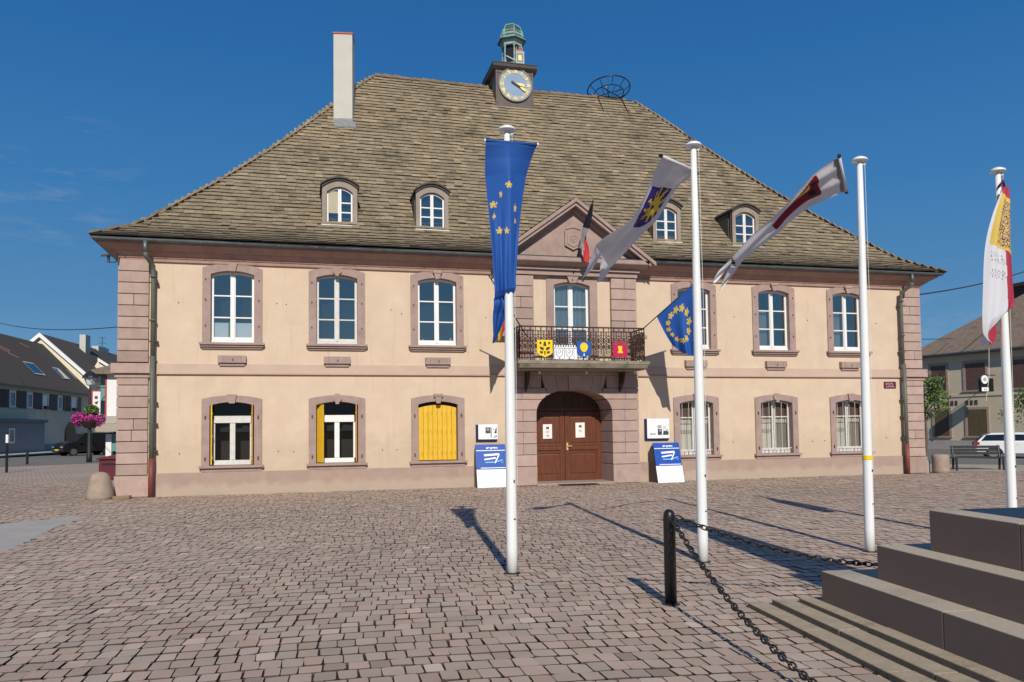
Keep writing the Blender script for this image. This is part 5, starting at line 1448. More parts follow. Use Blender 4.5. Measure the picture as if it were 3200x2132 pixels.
def aboard(x0, x1, ybot, ytop, zt, label, lean=0.):
    t = thing('display_board', label, 'display board', ((x0 + x1) / 2, ybot, 0), 'blue and white boards leaning beside the entrance')
    p0 = Vector((x0, ybot, .0)); ux = Vector((x1 - x0, 0, 0)); uz = Vector((lean, ytop - ybot, zt)); nn_ = ux.cross(uz).normalized()
    def quad(b, f0, f1, g0, g1, d0, m=0):
        c = p0 + ux * ((f0 + f1) / 2) + uz * ((g0 + g1) / 2) + nn_ * d0
        b.obox(c, ux * (f1 - f0) / 2, uz * (g1 - g0) / 2, nn_ * .004, m)
    def stroke(b, pts, w_, d0, m):
        for (a0, c0), (a1, c1_) in zip(pts, pts[1:]):
            s = p0 + ux * a0 + uz * c0; e = p0 + ux * a1 + uz * c1_; dv = (e - s); dv2 = nn_.cross(dv.normalized())
            b.obox((s + e) / 2 + nn_ * d0, dv / 2, dv2 * w_ / 2, nn_ * .002, m)
    b = MB(); quad(b, 0, 1, 0, .415, 0); b.build('white_panel', M['whiteboard'], t)
    b = MB(); quad(b, 0, 1, .415, 1, 0.0); bl = b.build('blue_panel', M['blueboard'], t)
    b = MB(); stroke(b, [(.02, .855), (.98, .855)], .022, .007, 0); stroke(b, [(.14, .45), (.96, .45)], .022, .007, 0)
    stroke(b, [(.27, .745), (.78, .765)], .06, .008, 0); stroke(b, [(.78, .765), (.62, .56)], .035, .009, 0); stroke(b, [(.27, .645), (.66, .68)], .045, .010, 0); stroke(b, [(.30, .58), (.60, .58)], .034, .011, 1); stroke(b, [(.66, .585), (.88, .635)], .032, .012, 1); stroke(b, [(.82, .575), (.90, .58)], .02, .012, 1)
    for q, w_ in enumerate((.05, .04, .06, .045, .05, .06)): stroke(b, [(.36 + q * .063, .905 + .012 * (q % 2)), (.36 + q * .063 + w_, .91 + .008 * ((q + 1) % 3))], .03 if q % 2 else .045, .008, 0)
    b.build('print', [M['whiteboard'], M['lightblue']], bl)
    b = MB()
    for f in (.02, .98):
        a = p0 + ux * f + uz * .98; b.obox((a + Vector((a.x, -.06, .0)) + Vector((0, 0, 0))) / 2 + Vector((0, .02, 0)), (Vector((a.x, -.06, 0)) - a) / 2, (.018, 0, 0), (0, .012, .01))
    b.prism([(ybot + .03, .01), (-.07, .01), (-.07, .9), (ytop + .02, zt * .95)], x0 - .004, x0 + .004, 'x')
    b.build('support', M['blackmetal'], t)


aboard(-3.0, -2.12, -.50, -.20, 1.21, 'blue and white board leaning left of the entrance behind the flagpole')
aboard(2.40, 3.25, -.72, -.32, 1.17, 'blue and white board leaning right of the entrance under the larger information board', .03)

b = MB(); b.box(-.58, -.72, .0, .58, -.30, .022); o = tag(b.build('doormat', M['rubber'], bevel=.006), 'thin black rubber doormat lying before the entrance door', 'doormat')
t = thing('street_plaque', 'small maroon street plaque with pale lettering at the right end of the facade', 'street sign', (11.14, 0, 2.84))
b = MB(); b.box(10.92, -.03, 2.84, 11.38, -.0, 3.06); b.build('plate', M['plaque'], t, bevel=.004)
b = MB()
for row, (z0, widths) in enumerate(((2.965, [.05, .03, .055, .04, .05]), (2.875, [.06, .045, .03, .05, .06]))):
    x = 10.98 + .02 * row
    for k, w_ in enumerate(widths):
        b.box(x, -.034, z0, x + .012, -.0305, z0 + .055); b.box(x + .012, -.034, z0 + .02 * (k % 2), x + w_ - .012, -.0305, z0 + .014 + .02 * (k % 2)); 
        if k % 2: b.box(x + w_ - .02, -.034, z0 + .016, x + w_ - .01, -.0305, z0 + .055)
        x += w_ + .018
b.build('lettering', M['oldwhite'], t)
t = thing('security_camera', 'small dark security camera on a bracket at the left eave corner', 'camera', (-12.42, -.15, 6.2))
b = MB(); b.tube([(-12.40, -.2, 6.32), (-12.42, -.2, 6.12), (-12.48, -.2, 6.08)], .018, 8); b.tube([(-12.48, -.2, 6.08), (-12.62, -.2, 6.08)], .012, 6); b.build('bracket', M['blackmetal'], t)
b = MB(); b.lathe(-12.62, -.2, [(.045, 6.08), (.03, 6.13), (.035, 6.2), (.055, 6.24), (.03, 6.28)], 10); b.obox((-12.70, -.22, 6.25), (.09, .02, .015), (.0, .022, 0), (0, 0, .022)); b.build('housing', M['blackmetal'], t)

# ================================================================== NEST BASKET ON THE RIDGE
t = thing('nest_basket', 'black wrought-iron stork nest basket standing on the right end of the ridge', 'nest basket', (4.22, YR_, 14.95))
b = MB(); c = Vector((4.2, YR_ - .02, 15.36)); til = rad(13)
def nb(r_, h, a): 
    p = Vector((r_ * cos(a), r_ * sin(a), h)); p = Vector((p.x, p.y * cos(til) + p.z * sin(til) * 0 - 0, -p.y * sin(til) + p.z)); return c + Vector((p.x, p.y, p.z))
ring = lambda r_, h, n=40: [nb(r_, h, 2 * pi * k / n) for k in range(n)]
b.tube(ring(.86, 0), .024, 6, closed=True); b.build('rim', M['black'], t, smooth=True)
b = MB(); b.tube(ring(.60, -.20), .020, 6, closed=True)
for k in range(10): a = 2 * pi * k / 10 + .15; b.tube([nb(.86, 0, a), nb(.60, -.20, a)], .014, 5)
for k in range(12): a = 2 * pi * k / 12 + .1; b.tube([nb(.58, -.21, a), nb(.3, -.34, a), nb(.08, -.40, a)], .011, 5)
b.build('cage', M['black'], t)
b = MB(); h_ = nb(0, -.45, 0); b.lathe(h_.x, h_.y, [(.03, h_.z - .18), (.085, h_.z - .12), (.085, h_.z + .1), (.03, h_.z + .16)], 10); b.tube([h_, h_ + Vector((-.1, -.05, .5))], .016, 6)
b.lathe(h_.x - .12, h_.y - .05, [(.02, h_.z + .44), (.045, h_.z + .5), (.02, h_.z + .56)], 8, 1); b.build('hub', [M['black'], M['lead']], t)
b = MB()
for x in (-.52, .5):
    b.tube([nb(.6, -.2, pi * (.78 if x < 0 else .22) + pi), (c.x + x * 1.0, YR_ - .12, 15.0), (c.x + x * 1.05, YR_ - .85, 14.02)], .018, 6); b.tube([nb(.6, -.2, pi * (.78 if x < 0 else .22)), (c.x + x, YR_ + .12, 15.0), (c.x + x, YR_ + .8, 14.1)], .018, 6)
    b.tube([(c.x + x, YR_ - .1, 15.02), h_ + Vector((0, 0, -.1))], .014, 6)
b.build('leg', M['black'], t)

# ================================================================== BOLLARDS, CHAINS
BOL = [(-4.35, -15.62), (.6, -16.18), (-5.02, -21.4)]
t = thing('bollard', 'black round-topped metal bollard with two chains hooked to it', 'bollard', (BOL[0][0], BOL[0][1], 0), 'black bollards round the memorial')
x, y = BOL[0]
b = MB(); b.lathe(x, y, [(.056, -.02), (.056, .80), (.053, .835), (.042, .86), (.022, .876), (.004, .88)], 24); b.build('post', M['black'], t, smooth=True)
b = MB(); b.lathe(x, y, [(.085, -.01), (.085, .006), (.06, .012)], 20); b.build('foot', M['blackmetal'], t)
b = MB(); b.tube([(x + .055, y - .0, .80), (x + .085, y, .79), (x + .08, y, .76), (x + .055, y, .765)], .009, 6); b.tube([(x - .0, y - .055, .80), (x, y - .085, .79), (x, y - .08, .76), (x, y - .055, .765)], .009, 6); b.build('eyelet', M['blackmetal'], t)
for q, lab in zip(BOL[1:], ('black bollard behind the memorial steps at the far end of the chain', 'black bollard nearest the viewer at the end of the front chain')):
    c = copy_tree(t); c.location = (q[0], q[1], 0); c['label'] = lab


def chain(name, label, p0, p1, dip, pw, lk=.075):
    p0 = Vector(p0); p1 = Vector(p1); N_ = 240; pts = []
    for i in range(N_ + 1):
        s = i / N_; p = p0.lerp(p1, s); p.z = dip + (p0.z - dip) * abs(1 - 2 * s) ** pw; pts.append(p)
    b = MB(); acc = 0; last = pts[0]; n = 0; nxt = 0; tot = 0
    for i in range(1, N_ + 1):
        tot += (pts[i] - pts[i - 1]).length
        if tot >= nxt:
            d_ = (pts[min(i + 1, N_)] - pts[i - 1]).normalized(); side = d_.cross(Vector((0, 0, 1))).normalized(); up = side.cross(d_)
            a = (side + up * .6).normalized() if n % 2 else (up - side * .6).normalized(); c = pts[i]
            b.tube([c + d_ * (lk * .62 * cos(th)) + a * (.022 * sin(th)) for th in [2 * pi * k / 10 for k in range(10)]], .0075, 6, closed=True)
            n += 1; nxt += lk * .88
    return tag(b.build(name, M['blackmetal'], smooth=True), label, 'chain', 'sagging chains between the bollards')


chain('chain', 'black chain sagging from the bollard towards the viewer along the low steps', (-4.36, -15.70, .79), (-5.02, -21.3, .79), .07, 1.75)
chain('chain', 'black chain sagging from the bollard to the right behind the stone blocks', (-4.27, -15.63, .80), (.52, -16.17, .80), .27, 1.9)

# ================================================================== MEMORIAL (steps, blocks; its pillar stands just outside the picture)
mem = thing('memorial_steps', 'brown granite memorial base with three low steps and three stacked block tiers', 'memorial', (MC[0], MC[1], 0))
vv = Vector((.994, -.113, 0)); uu = Vector((.113, .994, 0)); C0 = Vector((MC[0], MC[1], 0))
for i, (a, bb, z0, z1) in enumerate(TIERS):
    b = MB(); far = bb; near = bb + .0
    # each side of a tier is a row of long slabs with fine joints
    cuts = {0: 5, 1: 5, 2: 4, 3: 3, 4: 2, 5: 3}[i]
    n0 = -far; ys = [-far + 2 * far * k / cuts + (random.uniform(-.15, .15) if 0 < k < cuts else 0) for k in range(cuts + 1)]
    for k in range(cuts):
        g = .003
        jit = random.uniform(-.004, .004) if i < 3 else random.uniform(-.0015, .0015)
        b.obox(C0 + uu * ((ys[k] + ys[k + 1]) / 2) + Vector((0, 0, (z0 + z1) / 2 - .01 + jit)), vv * (a + jit), uu * ((ys[k + 1] - ys[k]) / 2 - g), (0, 0, (z1 - z0) / 2 + .01))
    b.obox(C0 + Vector((0, 0, (z0 + z1) / 2 - .012)), vv * (a - .012), uu * (bb - .012), (0, 0, (z1 - z0) / 2 - .002), 1)
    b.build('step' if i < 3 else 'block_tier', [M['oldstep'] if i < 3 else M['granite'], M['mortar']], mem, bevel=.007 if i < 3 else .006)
b = MB(); b.obox(C0 + Vector((.0, 0, 1.65)), vv * .5, uu * .5, (0, 0, .67)); b.obox(C0 + Vector((0, 0, 2.36)), vv * .56, uu * .56, (0, 0, .04)); b.build('pedestal', M['granite_plain'], mem, bevel=.015)
b = MB(); b.raw([C0 + vv * (s0 * r_) + uu * (s1 * r_) + Vector((0, 0, z)) for r_, z in ((.40, 2.40), (.22, 6.1)) for s0, s1 in ((-1, -1), (1, -1), (1, 1), (-1, 1))], [(0, 3, 2, 1), (4, 5, 6, 7), (0, 1, 5, 4), (1, 2, 6, 5), (2, 3, 7, 6), (3, 0, 4, 7)])
b.raw([C0 + vv * (s0 * .22) + uu * (s1 * .22) + Vector((0, 0, 6.1)) for s0, s1 in ((-1, -1), (1, -1), (1, 1), (-1, 1))] + [C0 + Vector((0, 0, 6.45))], [(0, 1, 4), (1, 2, 4), (2, 3, 4), (3, 0, 4)])
b.build('obelisk', M['granite_plain'], mem, bevel=.01)

# ================================================================== GUARD STONES, LETTER BOX
b = MB(); b.lathe(-12.72, -.33, [(.335, -.02), (.325, .10), (.275, .38), (.235, .54), (.185, .635), (.10, .68), (.02, .69)], 20)
tag(b.build('guard_stone', M['guard'], smooth=True), 'rounded conical guard stone at the left corner of the town hall', 'guard stone', 'guard stones at the building corners')
b = MB(); b.obox((-12.22, -.42, .035), (.24, -.06, 0.01), (.02, .06, 0), (0, 0, .04)); tag(b.build('wooden_wedge', M['wood'], bevel=.008), 'short wooden wedge lying at the foot of the left guard stone', 'wood block')
b = MB(); b.lathe(12.87, -.22, [(.27, -.02), (.27, .1), (.265, .45), (.275, .56), (.25, .61), (.12, .625), (.02, .63)], 20)
tag(b.build('guard_stone', M['guard'], smooth=True), 'flat-topped round guard stone at the right corner of the town hall', 'guard stone', 'guard stones at the building corners')
b = MB(); b.box(12.50, .05, -.02, 12.68, .35, .42); tag(b.build('corner_block', M['concrete'], bevel=.012), 'small pale stone block between the right corner and the round guard stone', 'stone block')
t = thing('letter_box', 'maroon box with a sloping lid behind the left guard stone', 'box', (-14.75, 9.6, 0))
b = MB(); b.box(-15.0, 9.4, 0, -14.2, 9.95, .72); b.build('body', M['maroon'], t, bevel=.015)
b = MB(); b.prism([(-15.08, .725), (-14.12, .725), (-14.12, .76), (-14.6, .86), (-15.08, .76)], 9.32, 10.02, 'y'); b.build('lid', M['maroon'], t, bevel=.01)
b = MB(); b.box(-14.9, 9.392, .5, -14.3, 9.399, .58); b.build('slot', M['black'], t)

# ================================================================== HOUSES ON THE LEFT
TH = rad(5.5); AU = Vector((sin(TH), cos(TH), 0)); AN = Vector((cos(TH), -sin(TH), 0)); AB = Vector((-33.152, 54.629, 0))
def HP(a, o, z): return AB + AU * a + AN * o + Vector((0, 0, z))
def hbox(b, a0, a1, o0, o1, z0, z1, m=0): b.obox(HP((a0 + a1) / 2, (o0 + o1) / 2, (z0 + z1) / 2), AU * ((a1 - a0) / 2), AN * ((o1 - o0) / 2), (0, 0, (z1 - z0) / 2), m)
def hquad(b, pts, m=0): b.face([HP(*p) for p in pts], m)


ha = thing('house', 'long dark-roofed house with grey shaded wall, brown shutters and skylights left of the town hall', 'house', tuple(AB))
b = MB(); a0, a1 = -22, 20.5
gate = (13.75, 16.85)
for s0, s1 in ((a0, gate[0]), (gate[1], a1)): hquad(b, [(s0, 0, 0), (s1, 0, 0), (s1, 0, 3.0), (s0, 0, 3.0)])
hquad(b, [(a0, 0, 3.0), (a1, 0, 3.0), (a1, 0, 6.3), (a0, 0, 6.3)])
am, aw = (gate[0] + gate[1]) / 2, (gate[1] - gate[0]) / 2
arcp = [(am - aw * cos(pi * k / 12), 1.55 + 1.40 * sin(pi * k / 12)) for k in range(13)]
for (x0, z0), (x1, z1) in zip(arcp, arcp[1:]): hquad(b, [(x0, 0, z0), (x1, 0, z1), (x1, 0, 3.0), (x0, 0, 3.0)])
hquad(b, [(a1, 0, 0), (a1, -10, 0), (a1, -10, 6.3), (a1, -5, 11.6), (a1, 0, 6.3)]); hquad(b, [(a0, 0, 0), (a0, -10, 0), (a0, -10, 6.3), (a0, -5, 11.6), (a0, 0, 6.3)])
hbox(b, a0, gate[0] - .02, .0, .035, -.02, .75, 1)
b.build('wall', [M['wallA'], M['concrete']], ha)
b = MB(); hbox(b, gate[0] - .3, gate[1] + .3, -1.2, -1.15, 0, 3.2); b.build('gateway', M['dark'], ha)
b = MB(); hquad(b, [(a0 - .3, .45, 6.05), (a1 + .2, .45, 6.05), (a1 + .2, -5, 11.7), (a0 - .3, -5, 11.7)]); hquad(b, [(a0 - .3, -10.4, 6.05), (a1 + .2, -10.4, 6.05), (a1 + .2, -5, 11.7), (a0 - .3, -5, 11.7)])
hquad(b, [(a0 - .3, .45, 6.03), (a1 + .2, .45, 6.03), (a1 + .2, 0, 6.15), (a0 - .3, 0, 6.15)])
rf = b.build('roof', M['roofdark'], ha)
b = MB(); hbox(b, a0, a1 + .1, .40, .52, 5.95, 6.07); b.build('gutter', M['zinc'], ha)
rz = lambda o, d=0.: 6.05 + 1.037 * (.45 - o) + d
for s0, s1, o0, o1, op in ((8.85, 11.3, -1.0, -2.1, 1), (15.6, 17.5, -1.0, -2.05, 1), (21.0 - 1.6, 20.3, -1.15, -2.1, 0)):
    b = MB(); 
    for q0, q1, w0, w1 in ((s0, s1, o0, o0 + .1), (s0, s1, o1, o1 + .1), (s0, s0 + .12, o0, o1), (s1 - .12, s1, o0, o1)): hquad(b, [(q0, w0, rz(w0, .10)), (q1, w0, rz(w0, .10)), (q1, w1, rz(w1, .10)), (q0, w1, rz(w1, .10))])
    hquad(b, [(s0, o0, rz(o0, .0)), (s1, o0, rz(o0, .0)), (s1, o0, rz(o0, .1)), (s0, o0, rz(o0, .1))])
    sk = b.build('skylight', M['oldwhite'] if op else M['lead'], rf)
    b = MB(); hquad(b, [(s0, o0, rz(o0, .07)), (s1, o0, rz(o0, .07)), (s1, o1, rz(o1, .07)), (s0, o1, rz(o1, .07))]); b.build('pane', M['pane_roof'] if op else M['lead'], sk)
b = MB()
for s0, o0 in ((6.6, -3.1), (7.6, -2.7), (13.6, -4.25), (7.2, -3.3)):
    for k in range(4): ss_ = s0 + k * .35; oo = o0 + .08 * k; hquad(b, [(ss_, oo, rz(oo, .03)), (ss_ + .5, oo - .02, rz(oo - .02, .03)), (ss_ + .45, oo - .16, rz(oo - .16, .03)), (ss_ - .05, oo - .13, rz(oo - .13, .03))])
b.build('tile_patch', M['teracotta'], rf)
wins = [(1.45, 2.67), (4.87, 6.11), (8.24, 9.7), (11.83, 12.97), (15.29, 16.9), (-2.0, -.8), (-5.4, -4.2)]
for q, (s0, s1) in enumerate(wins):
    b = MB(); hbox(b, s0 - .12, s1 + .12, .0, .03, 5.55, 5.75); hbox(b, s0 - .15, s1 + .15, 0, .12, 4.02, 4.10)
    hbox(b, s0, s0 + .2, .005, .06, 4.1, 5.55, 1); hbox(b, s1 - .2, s1, .005, .06, 4.1, 5.55, 1); hbox(b, s0 + .2, s1 - .2, .005, .06, 5.38, 5.55, 1); hbox(b, s0 + .2, s1 - .2, .005, .06, 4.1, 4.25, 1)
    wn = b.build('window', [M['wallA'], M['white']], ha)
    b = MB(); hquad(b, [(s0 + .2, .02, 4.25), (s1 - .2, .02, 4.25), (s1 - .2, .02, 5.38), (s0 + .2, .02, 5.38)]); b.build('pane', M['pane'] if q in (2, 4) else M['carglass'], wn)
    for side in (0, 1):
        w0 = (s0 - .15 - .95, s0 - .15) if side == 0 else (s1 + .15, s1 + 1.1)
        b = MB(); hbox(b, w0[0], w0[1], .01, .07, 4.05, 5.62); b.build('shutter', M['shutter'], wn)
    if q in (2, 4): b = MB(); hbox(b, s0 + .25, s1 - .25, .06, .30, 4.12, 4.42); b.build('flower_box', M['shutter'], wn)
an = thing('annexe', 'low grey flat-roofed annexe with a narrow white window at the left picture edge', 'annexe', tuple(HP(0, 1, 0)))
b = MB(); hbox(b, -16, 5.1, .02, 1.5, -.02, 2.75); b.build('wall', M['lead'], an)
b = MB(); hbox(b, -16.1, 5.3, .02, 1.75, 2.755, 3.02); b.build('roof', M['zinc'], an)
b = MB(); hbox(b, -2.0, -.95, 1.5, 1.56, .95, 2.22); wn = b.build('window', M['white'], an)
b = MB(); hbox(b, -1.8, -1.15, 1.561, 1.57, 1.1, 2.08); b.build('pane', M['carglass'], wn)
b = MB(); hbox(b, -25, 13.5, 1.52, 4.2, -.03, .10); hbox(b, -25, 13.5, 4.2, 4.4, -.03, .115, 1); tag(b.build('sidewalk', [M['concrete'], M['kerb']]), kind='structure')

hb = thing('house', 'taller house with white verge boards and pale chimney rising behind the long dark roof', 'house', tuple(HP(21, 0, 0)))
b = MB(); a0, a1, ez = 21.0, 47, 7.9; sl = .92
hquad(b, [(a0, 0, 0), (a0, -10.6, 0), (a0, -10.6, ez), (a0, -5.3, ez + 5.3 * sl - .15), (a0, 0, ez)]); hquad(b, [(a0, 0, 0), (a1, 0, 0), (a1, 0, ez), (a0, 0, ez)]); b.build('wall', M['wallcream'], hb)
rb = lambda o, d=0.: ez - .25 + sl * (.4 - o) + d
b = MB(); hquad(b, [(a0 - .4, .4, rb(.4)), (a1, .4, rb(.4)), (a1, -5.3, rb(-5.3)), (a0 - .4, -5.3, rb(-5.3))]); hquad(b, [(a0 - .4, -11, rb(.4)), (a1, -11, rb(.4)), (a1, -5.3, rb(-5.3)), (a0 - .4, -5.3, rb(-5.3))]); b.build('roof', M['roofdark'], hb)
b = MB()
for o0, o1 in ((.4, -5.3), (-11, -5.3)):
    z0, z1 = rb(.4), rb(-5.3)
    hquad(b, [(a0 - .45, o0, z0 - .42), (a0 - .45, o1, z1 - .42), (a0 - .45, o1, z1 + .06), (a0 - .45, o0, z0 + .06)]); hquad(b, [(a0 - .45, o0, z0 + .06), (a0 - .45, o1, z1 + .06), (a0 - .1, o1, z1 + .06), (a0 - .1, o0, z0 + .06)])
b.build('verge_board', M['white'], hb)
b = MB(); hbox(b, 30.3, 31.9, -4.6, -3.9, 11.2, 13.9); b.build('chimney', M['chimney'], hb)
b = MB(); hbox(b, 38, 42, -5.8, -5.0, 12.3, 13.3); b.build('chimney', M['chimney'], hb)
hc = thing('house', 'cream-gabled house front stepping forward under the taller roof', 'house', tuple(HP(30, 3, 0)))
b = MB(); a0, a1, ez, rz0 = 27.5, 44, 7.3, 10.6
hquad(b, [(a0, 3.6, 0), (a0, -3.2, 0), (a0, -3.2, ez), (a0, -1.4, rz0), (a0, 3.6, ez)]); hquad(b, [(a0, 3.6, 0), (a1, 3.6, 0), (a1, 3.6, ez), (a0, 3.6, ez)]); b.build('wall', M['wallcream'], hc)
b = MB(); hquad(b, [(a0 - .4, 4.0, ez - .2), (a1, 4.0, ez - .2), (a1, -1.4, rz0 + .12), (a0 - .4, -1.4, rz0 + .12)]); b.build('roof', M['roofdark'], hc)
b = MB(); hquad(b, [(a0 - .42, 4.0, ez - .5), (a0 - .42, -1.4, rz0 - .2), (a0 - .42, -1.4, rz0 + .16), (a0 - .42, 4.0, ez - .15)]); b.build('verge_board', M['white'], hc)
b = MB(); A_ = HP(40, -5.2, 12.3); b.tube([A_, A_ + Vector((0, 0, 2.4))], .04, 6)
for z in (2.3, 1.6, 1.0, .5): b.tube([A_ + Vector((-.45, 0, z)), A_ + Vector((.45, 0, z))], .03, 5)
b.build('antenna', M['blackmetal'], hb)

# small white shop
sh = thing('shop', 'small white shop building with taupe awning beside the left corner of the town hall', 'shop', (-20, 42, 0))
xl_, yd = -22.1, 42.0
b = MB(); b.box(xl_, yd, 2.95, -8, yd + 9, 6.05); b.box(-21.65, yd + .4, 0, -8, yd + 9, 2.4, 1); b.box(xl_, yd - .06, 2.40, -8, yd + 9, 2.94, 2); b.build('wall', [M['wallwhite'], M['dark'], M['concrete']], sh)
b = MB(); b.raw([(xl_ - 1.0, yd - .6, 6.05), (-7, yd - .6, 6.05), (-7, yd + 9.6, 6.05), (xl_ - 1.0, yd + 9.6, 6.05), (xl_ + 3.2, yd + 4.5, 8.2), (-11, yd + 4.5, 8.2), (xl_ - 1.0, yd - .6, 6.32), (-7, yd - .6, 6.32), (-7, yd + 9.6, 6.32), (xl_ - 1.0, yd + 9.6, 6.32)],
             [(0, 1, 2, 3), (0, 1, 7, 6), (1, 2, 8, 7), (2, 3, 9, 8), (3, 0, 6, 9), (6, 7, 5, 4), (7, 8, 5), (8, 9, 4, 5), (9, 6, 4)]); b.build('roof', M['roofbrown'], sh)
b = MB(); b.prism([(yd - .1, 2.38), (yd - 1.2, 1.95), (yd - 1.2, 1.80), (yd - .1, 2.2)], xl_ - .45, -8, 'x'); b.build('awning', M['awning'], sh)
b = MB(); b.box(-22.07, yd - .02, 0, -21.68, yd + .38, 1.62); b.build('pillar', M['wallwhite'], sh)
b = MB(); b.box(-21.66, yd + .1, .35, -20.2, yd + .38, 1.65); b.build('shop_window', M['teal'], sh)
b = MB(); b.box(xl_ - .5, yd + .6, 3.1, xl_ - .02, yd + 1.2, 5.9); b.build('corner_glazing', M['teal'], sh)
b = MB(); b.box(xl_ - .05, yd - .03, 2.95, xl_ + .06, yd - .001, 6.0); b.build('corner_trim', M['redtrim'], sh)
sg = thing('hanging_sign', 'tall narrow white sign with red edges hanging at the corner of the white shop', 'sign', (-22.6, yd - .5, 3))
b = MB(); b.box(-22.83, yd - .62, 2.85, -22.33, yd - .5, 4.75); b.build('panel', M['wallwhite'], sg)
b = MB(); b.box(-22.92, yd - .63, 2.85, -22.832, yd - .5, 4.75); b.box(-22.92, yd - .63, 4.752, -22.33, yd - .5, 4.85); b.build('edge', M['redtrim'], sg)
b = MB(); y = yd - .624; b.box(-22.70, y, 4.2, -22.50, y + .003, 4.42); b.prism([(-22.72, 3.95), (-22.46, 4.08), (-22.5, 3.84), (-22.62, 3.80)], y, y + .003, 'y'); b.box(-22.74, y, 3.48, -22.44, y + .003, 3.60); b.box(-22.68, y, 3.34, -22.48, y + .003, 3.45); b.build('mark', M['print_dark'], sg)
b = MB(); b.tube([(-22.58, yd - .56, 4.85), (-22.58, yd - .56, 5.05), (-22.1, yd + .05, 5.05)], .03, 6); b.build('arm', M['blackmetal'], sg)

# ================================================================== LAMP POST WITH FLOWERS, POSTS
lx_, ly_ = -20.06, 29.1
t = thing('street_lamp', 'dark street lamp with a frosted lantern standing left of the town hall', 'street lamp', (lx_, ly_, 0))
b = MB(); b.lathe(lx_, ly_, [(.16, -.02), (.16, .35), (.13, .5), (.10, 2.6), (.06, 4.35), (.04, 4.5)], 14); b.build('post', M['blackmetal'], t, smooth=True)
b = MB(); b.lathe(lx_, ly_, [(.10, 4.5), (.22, 4.55), (.34, 4.95)], 6); b.build('lantern_glass', M['lampglass'], t)
b = MB(); b.lathe(lx_, ly_, [(.46, 4.95), (.42, 5.05), (.22, 5.28), (.08, 5.34), (.02, 5.45)], 12); b.build('lamp_hood', M['blackmetal'], t)
t = thing('flower_basket', 'magenta flower basket fixed round the post of the dark street lamp', 'flower basket', (lx_, ly_, 2.0))
b = MB(); b.lathe(lx_, ly_, [(.25, 2.0), (.62, 2.35), (.66, 2.4)], 14); b.build('planter', M['shutter'], t)


def blossoms(c, rx_, ry_, rz_, n, size, mats, seed, shell=.6, flat=1.):
    rg = random.Random(seed); b = MB()
    for i in range(n):
        a = rg.uniform(0, 2 * pi); ph = math.acos(rg.uniform(-1, 1)); rr = shell + (1 - shell) * rg.random() ** .5
        p = Vector((c[0] + rx_ * rr * sin(ph) * cos(a), c[1] + ry_ * rr * sin(ph) * sin(a), c[2] + rz_ * rr * cos(ph)))
        s = size * rg.uniform(.6, 1.3); n_ = Vector((rg.gauss(0, 1), rg.gauss(0, 1), rg.gauss(.4, 1))).normalized(); t1 = n_.orthogonal().normalized(); t2 = n_.cross(t1)
        k = rg.uniform(0, pi); u1 = t1 * cos(k) + t2 * sin(k); u2 = n_.cross(u1)
        b.face([p - u1 * s, p - u2 * s * .55, p + u1 * s, p + u2 * s * .55], rg.randrange(len(mats)))
    return b


fl_b = MB()
for q, (ox, oz, rr) in enumerate(((-.62, 2.55, .50), (-.1, 2.42, .42), (.42, 2.50, .46), (.78, 2.55, .33), (.15, 2.62, .40), (-.35, 2.72, .35), (.62, 2.28, .26), (-.75, 2.28, .28), (0, 2.2, .25))):
    part_ = blossoms((lx_ + ox * .82, ly_ - .15 + .1 * (q % 3), 2.5 + (oz - 2.5) * .9), rr * .85, rr * .85, rr * .74, int(900 * rr), .075, ['flower', 'flower2', 'flower', 'leaf'] if q % 2 else ['flower', 'flower2', 'flower'], 30 + q, .45)
    fl_b.raw(part_.v, [], 0) if False else None
    i0 = len(fl_b.v); fl_b.v += part_.v; fl_b.f += [[i0 + k for k in f] for f in part_.f]; fl_b.m += part_.m
fl_b.build('flowers', [M['flower'], M['flower2'], M['flower'], M['leaf']], t)
blossoms((lx_ + .1, ly_, 3.02), .42, .42, .34, 700, .08, ['leaf', 'leaf2'], 4, .2).build('foliage', [M['leaf'], M['leaf2']], t)

for (x, y, h, w_, wt, lab) in ((-20.65, 17.65, 1.85, .055, True, 'tall thin black post with a white band near the left picture edge'), (-22.9, 27.75, .78, .07, False, 'short black post at the edge of the road left of the lamp'), (-26.9, 34.0, .8, .07, False, 'short black post by the pale kerb of the long house')):
    t = thing('post', lab, 'post', (x, y, 0), 'black posts along the road on the left')
    b = MB(); b.lathe(x, y, [(w_, -.02), (w_, h - .05), (w_ * .6, h)], 12); b.build('shaft', M['black'], t)
    if wt: b = MB(); b.lathe(x, y, [(w_ + .004, h - .55), (w_ + .004, h - .18)], 12); b.build('band', M['whiteboard'], t)
t = thing('post', 'red and white post at the very left picture edge', 'post', (-20.85, 16.9, 0), 'black posts along the road on the left')
b = MB(); b.lathe(-20.82, 16.6, [(.045, -.02), (.045, .75)], 12); b.build('shaft', M['redtrim'], t)
b = MB(); b.lathe(-20.82, 16.6, [(.045, .751), (.045, 1.75), (.02, 1.78)], 12); b.build('upper_shaft', M['white'], t)

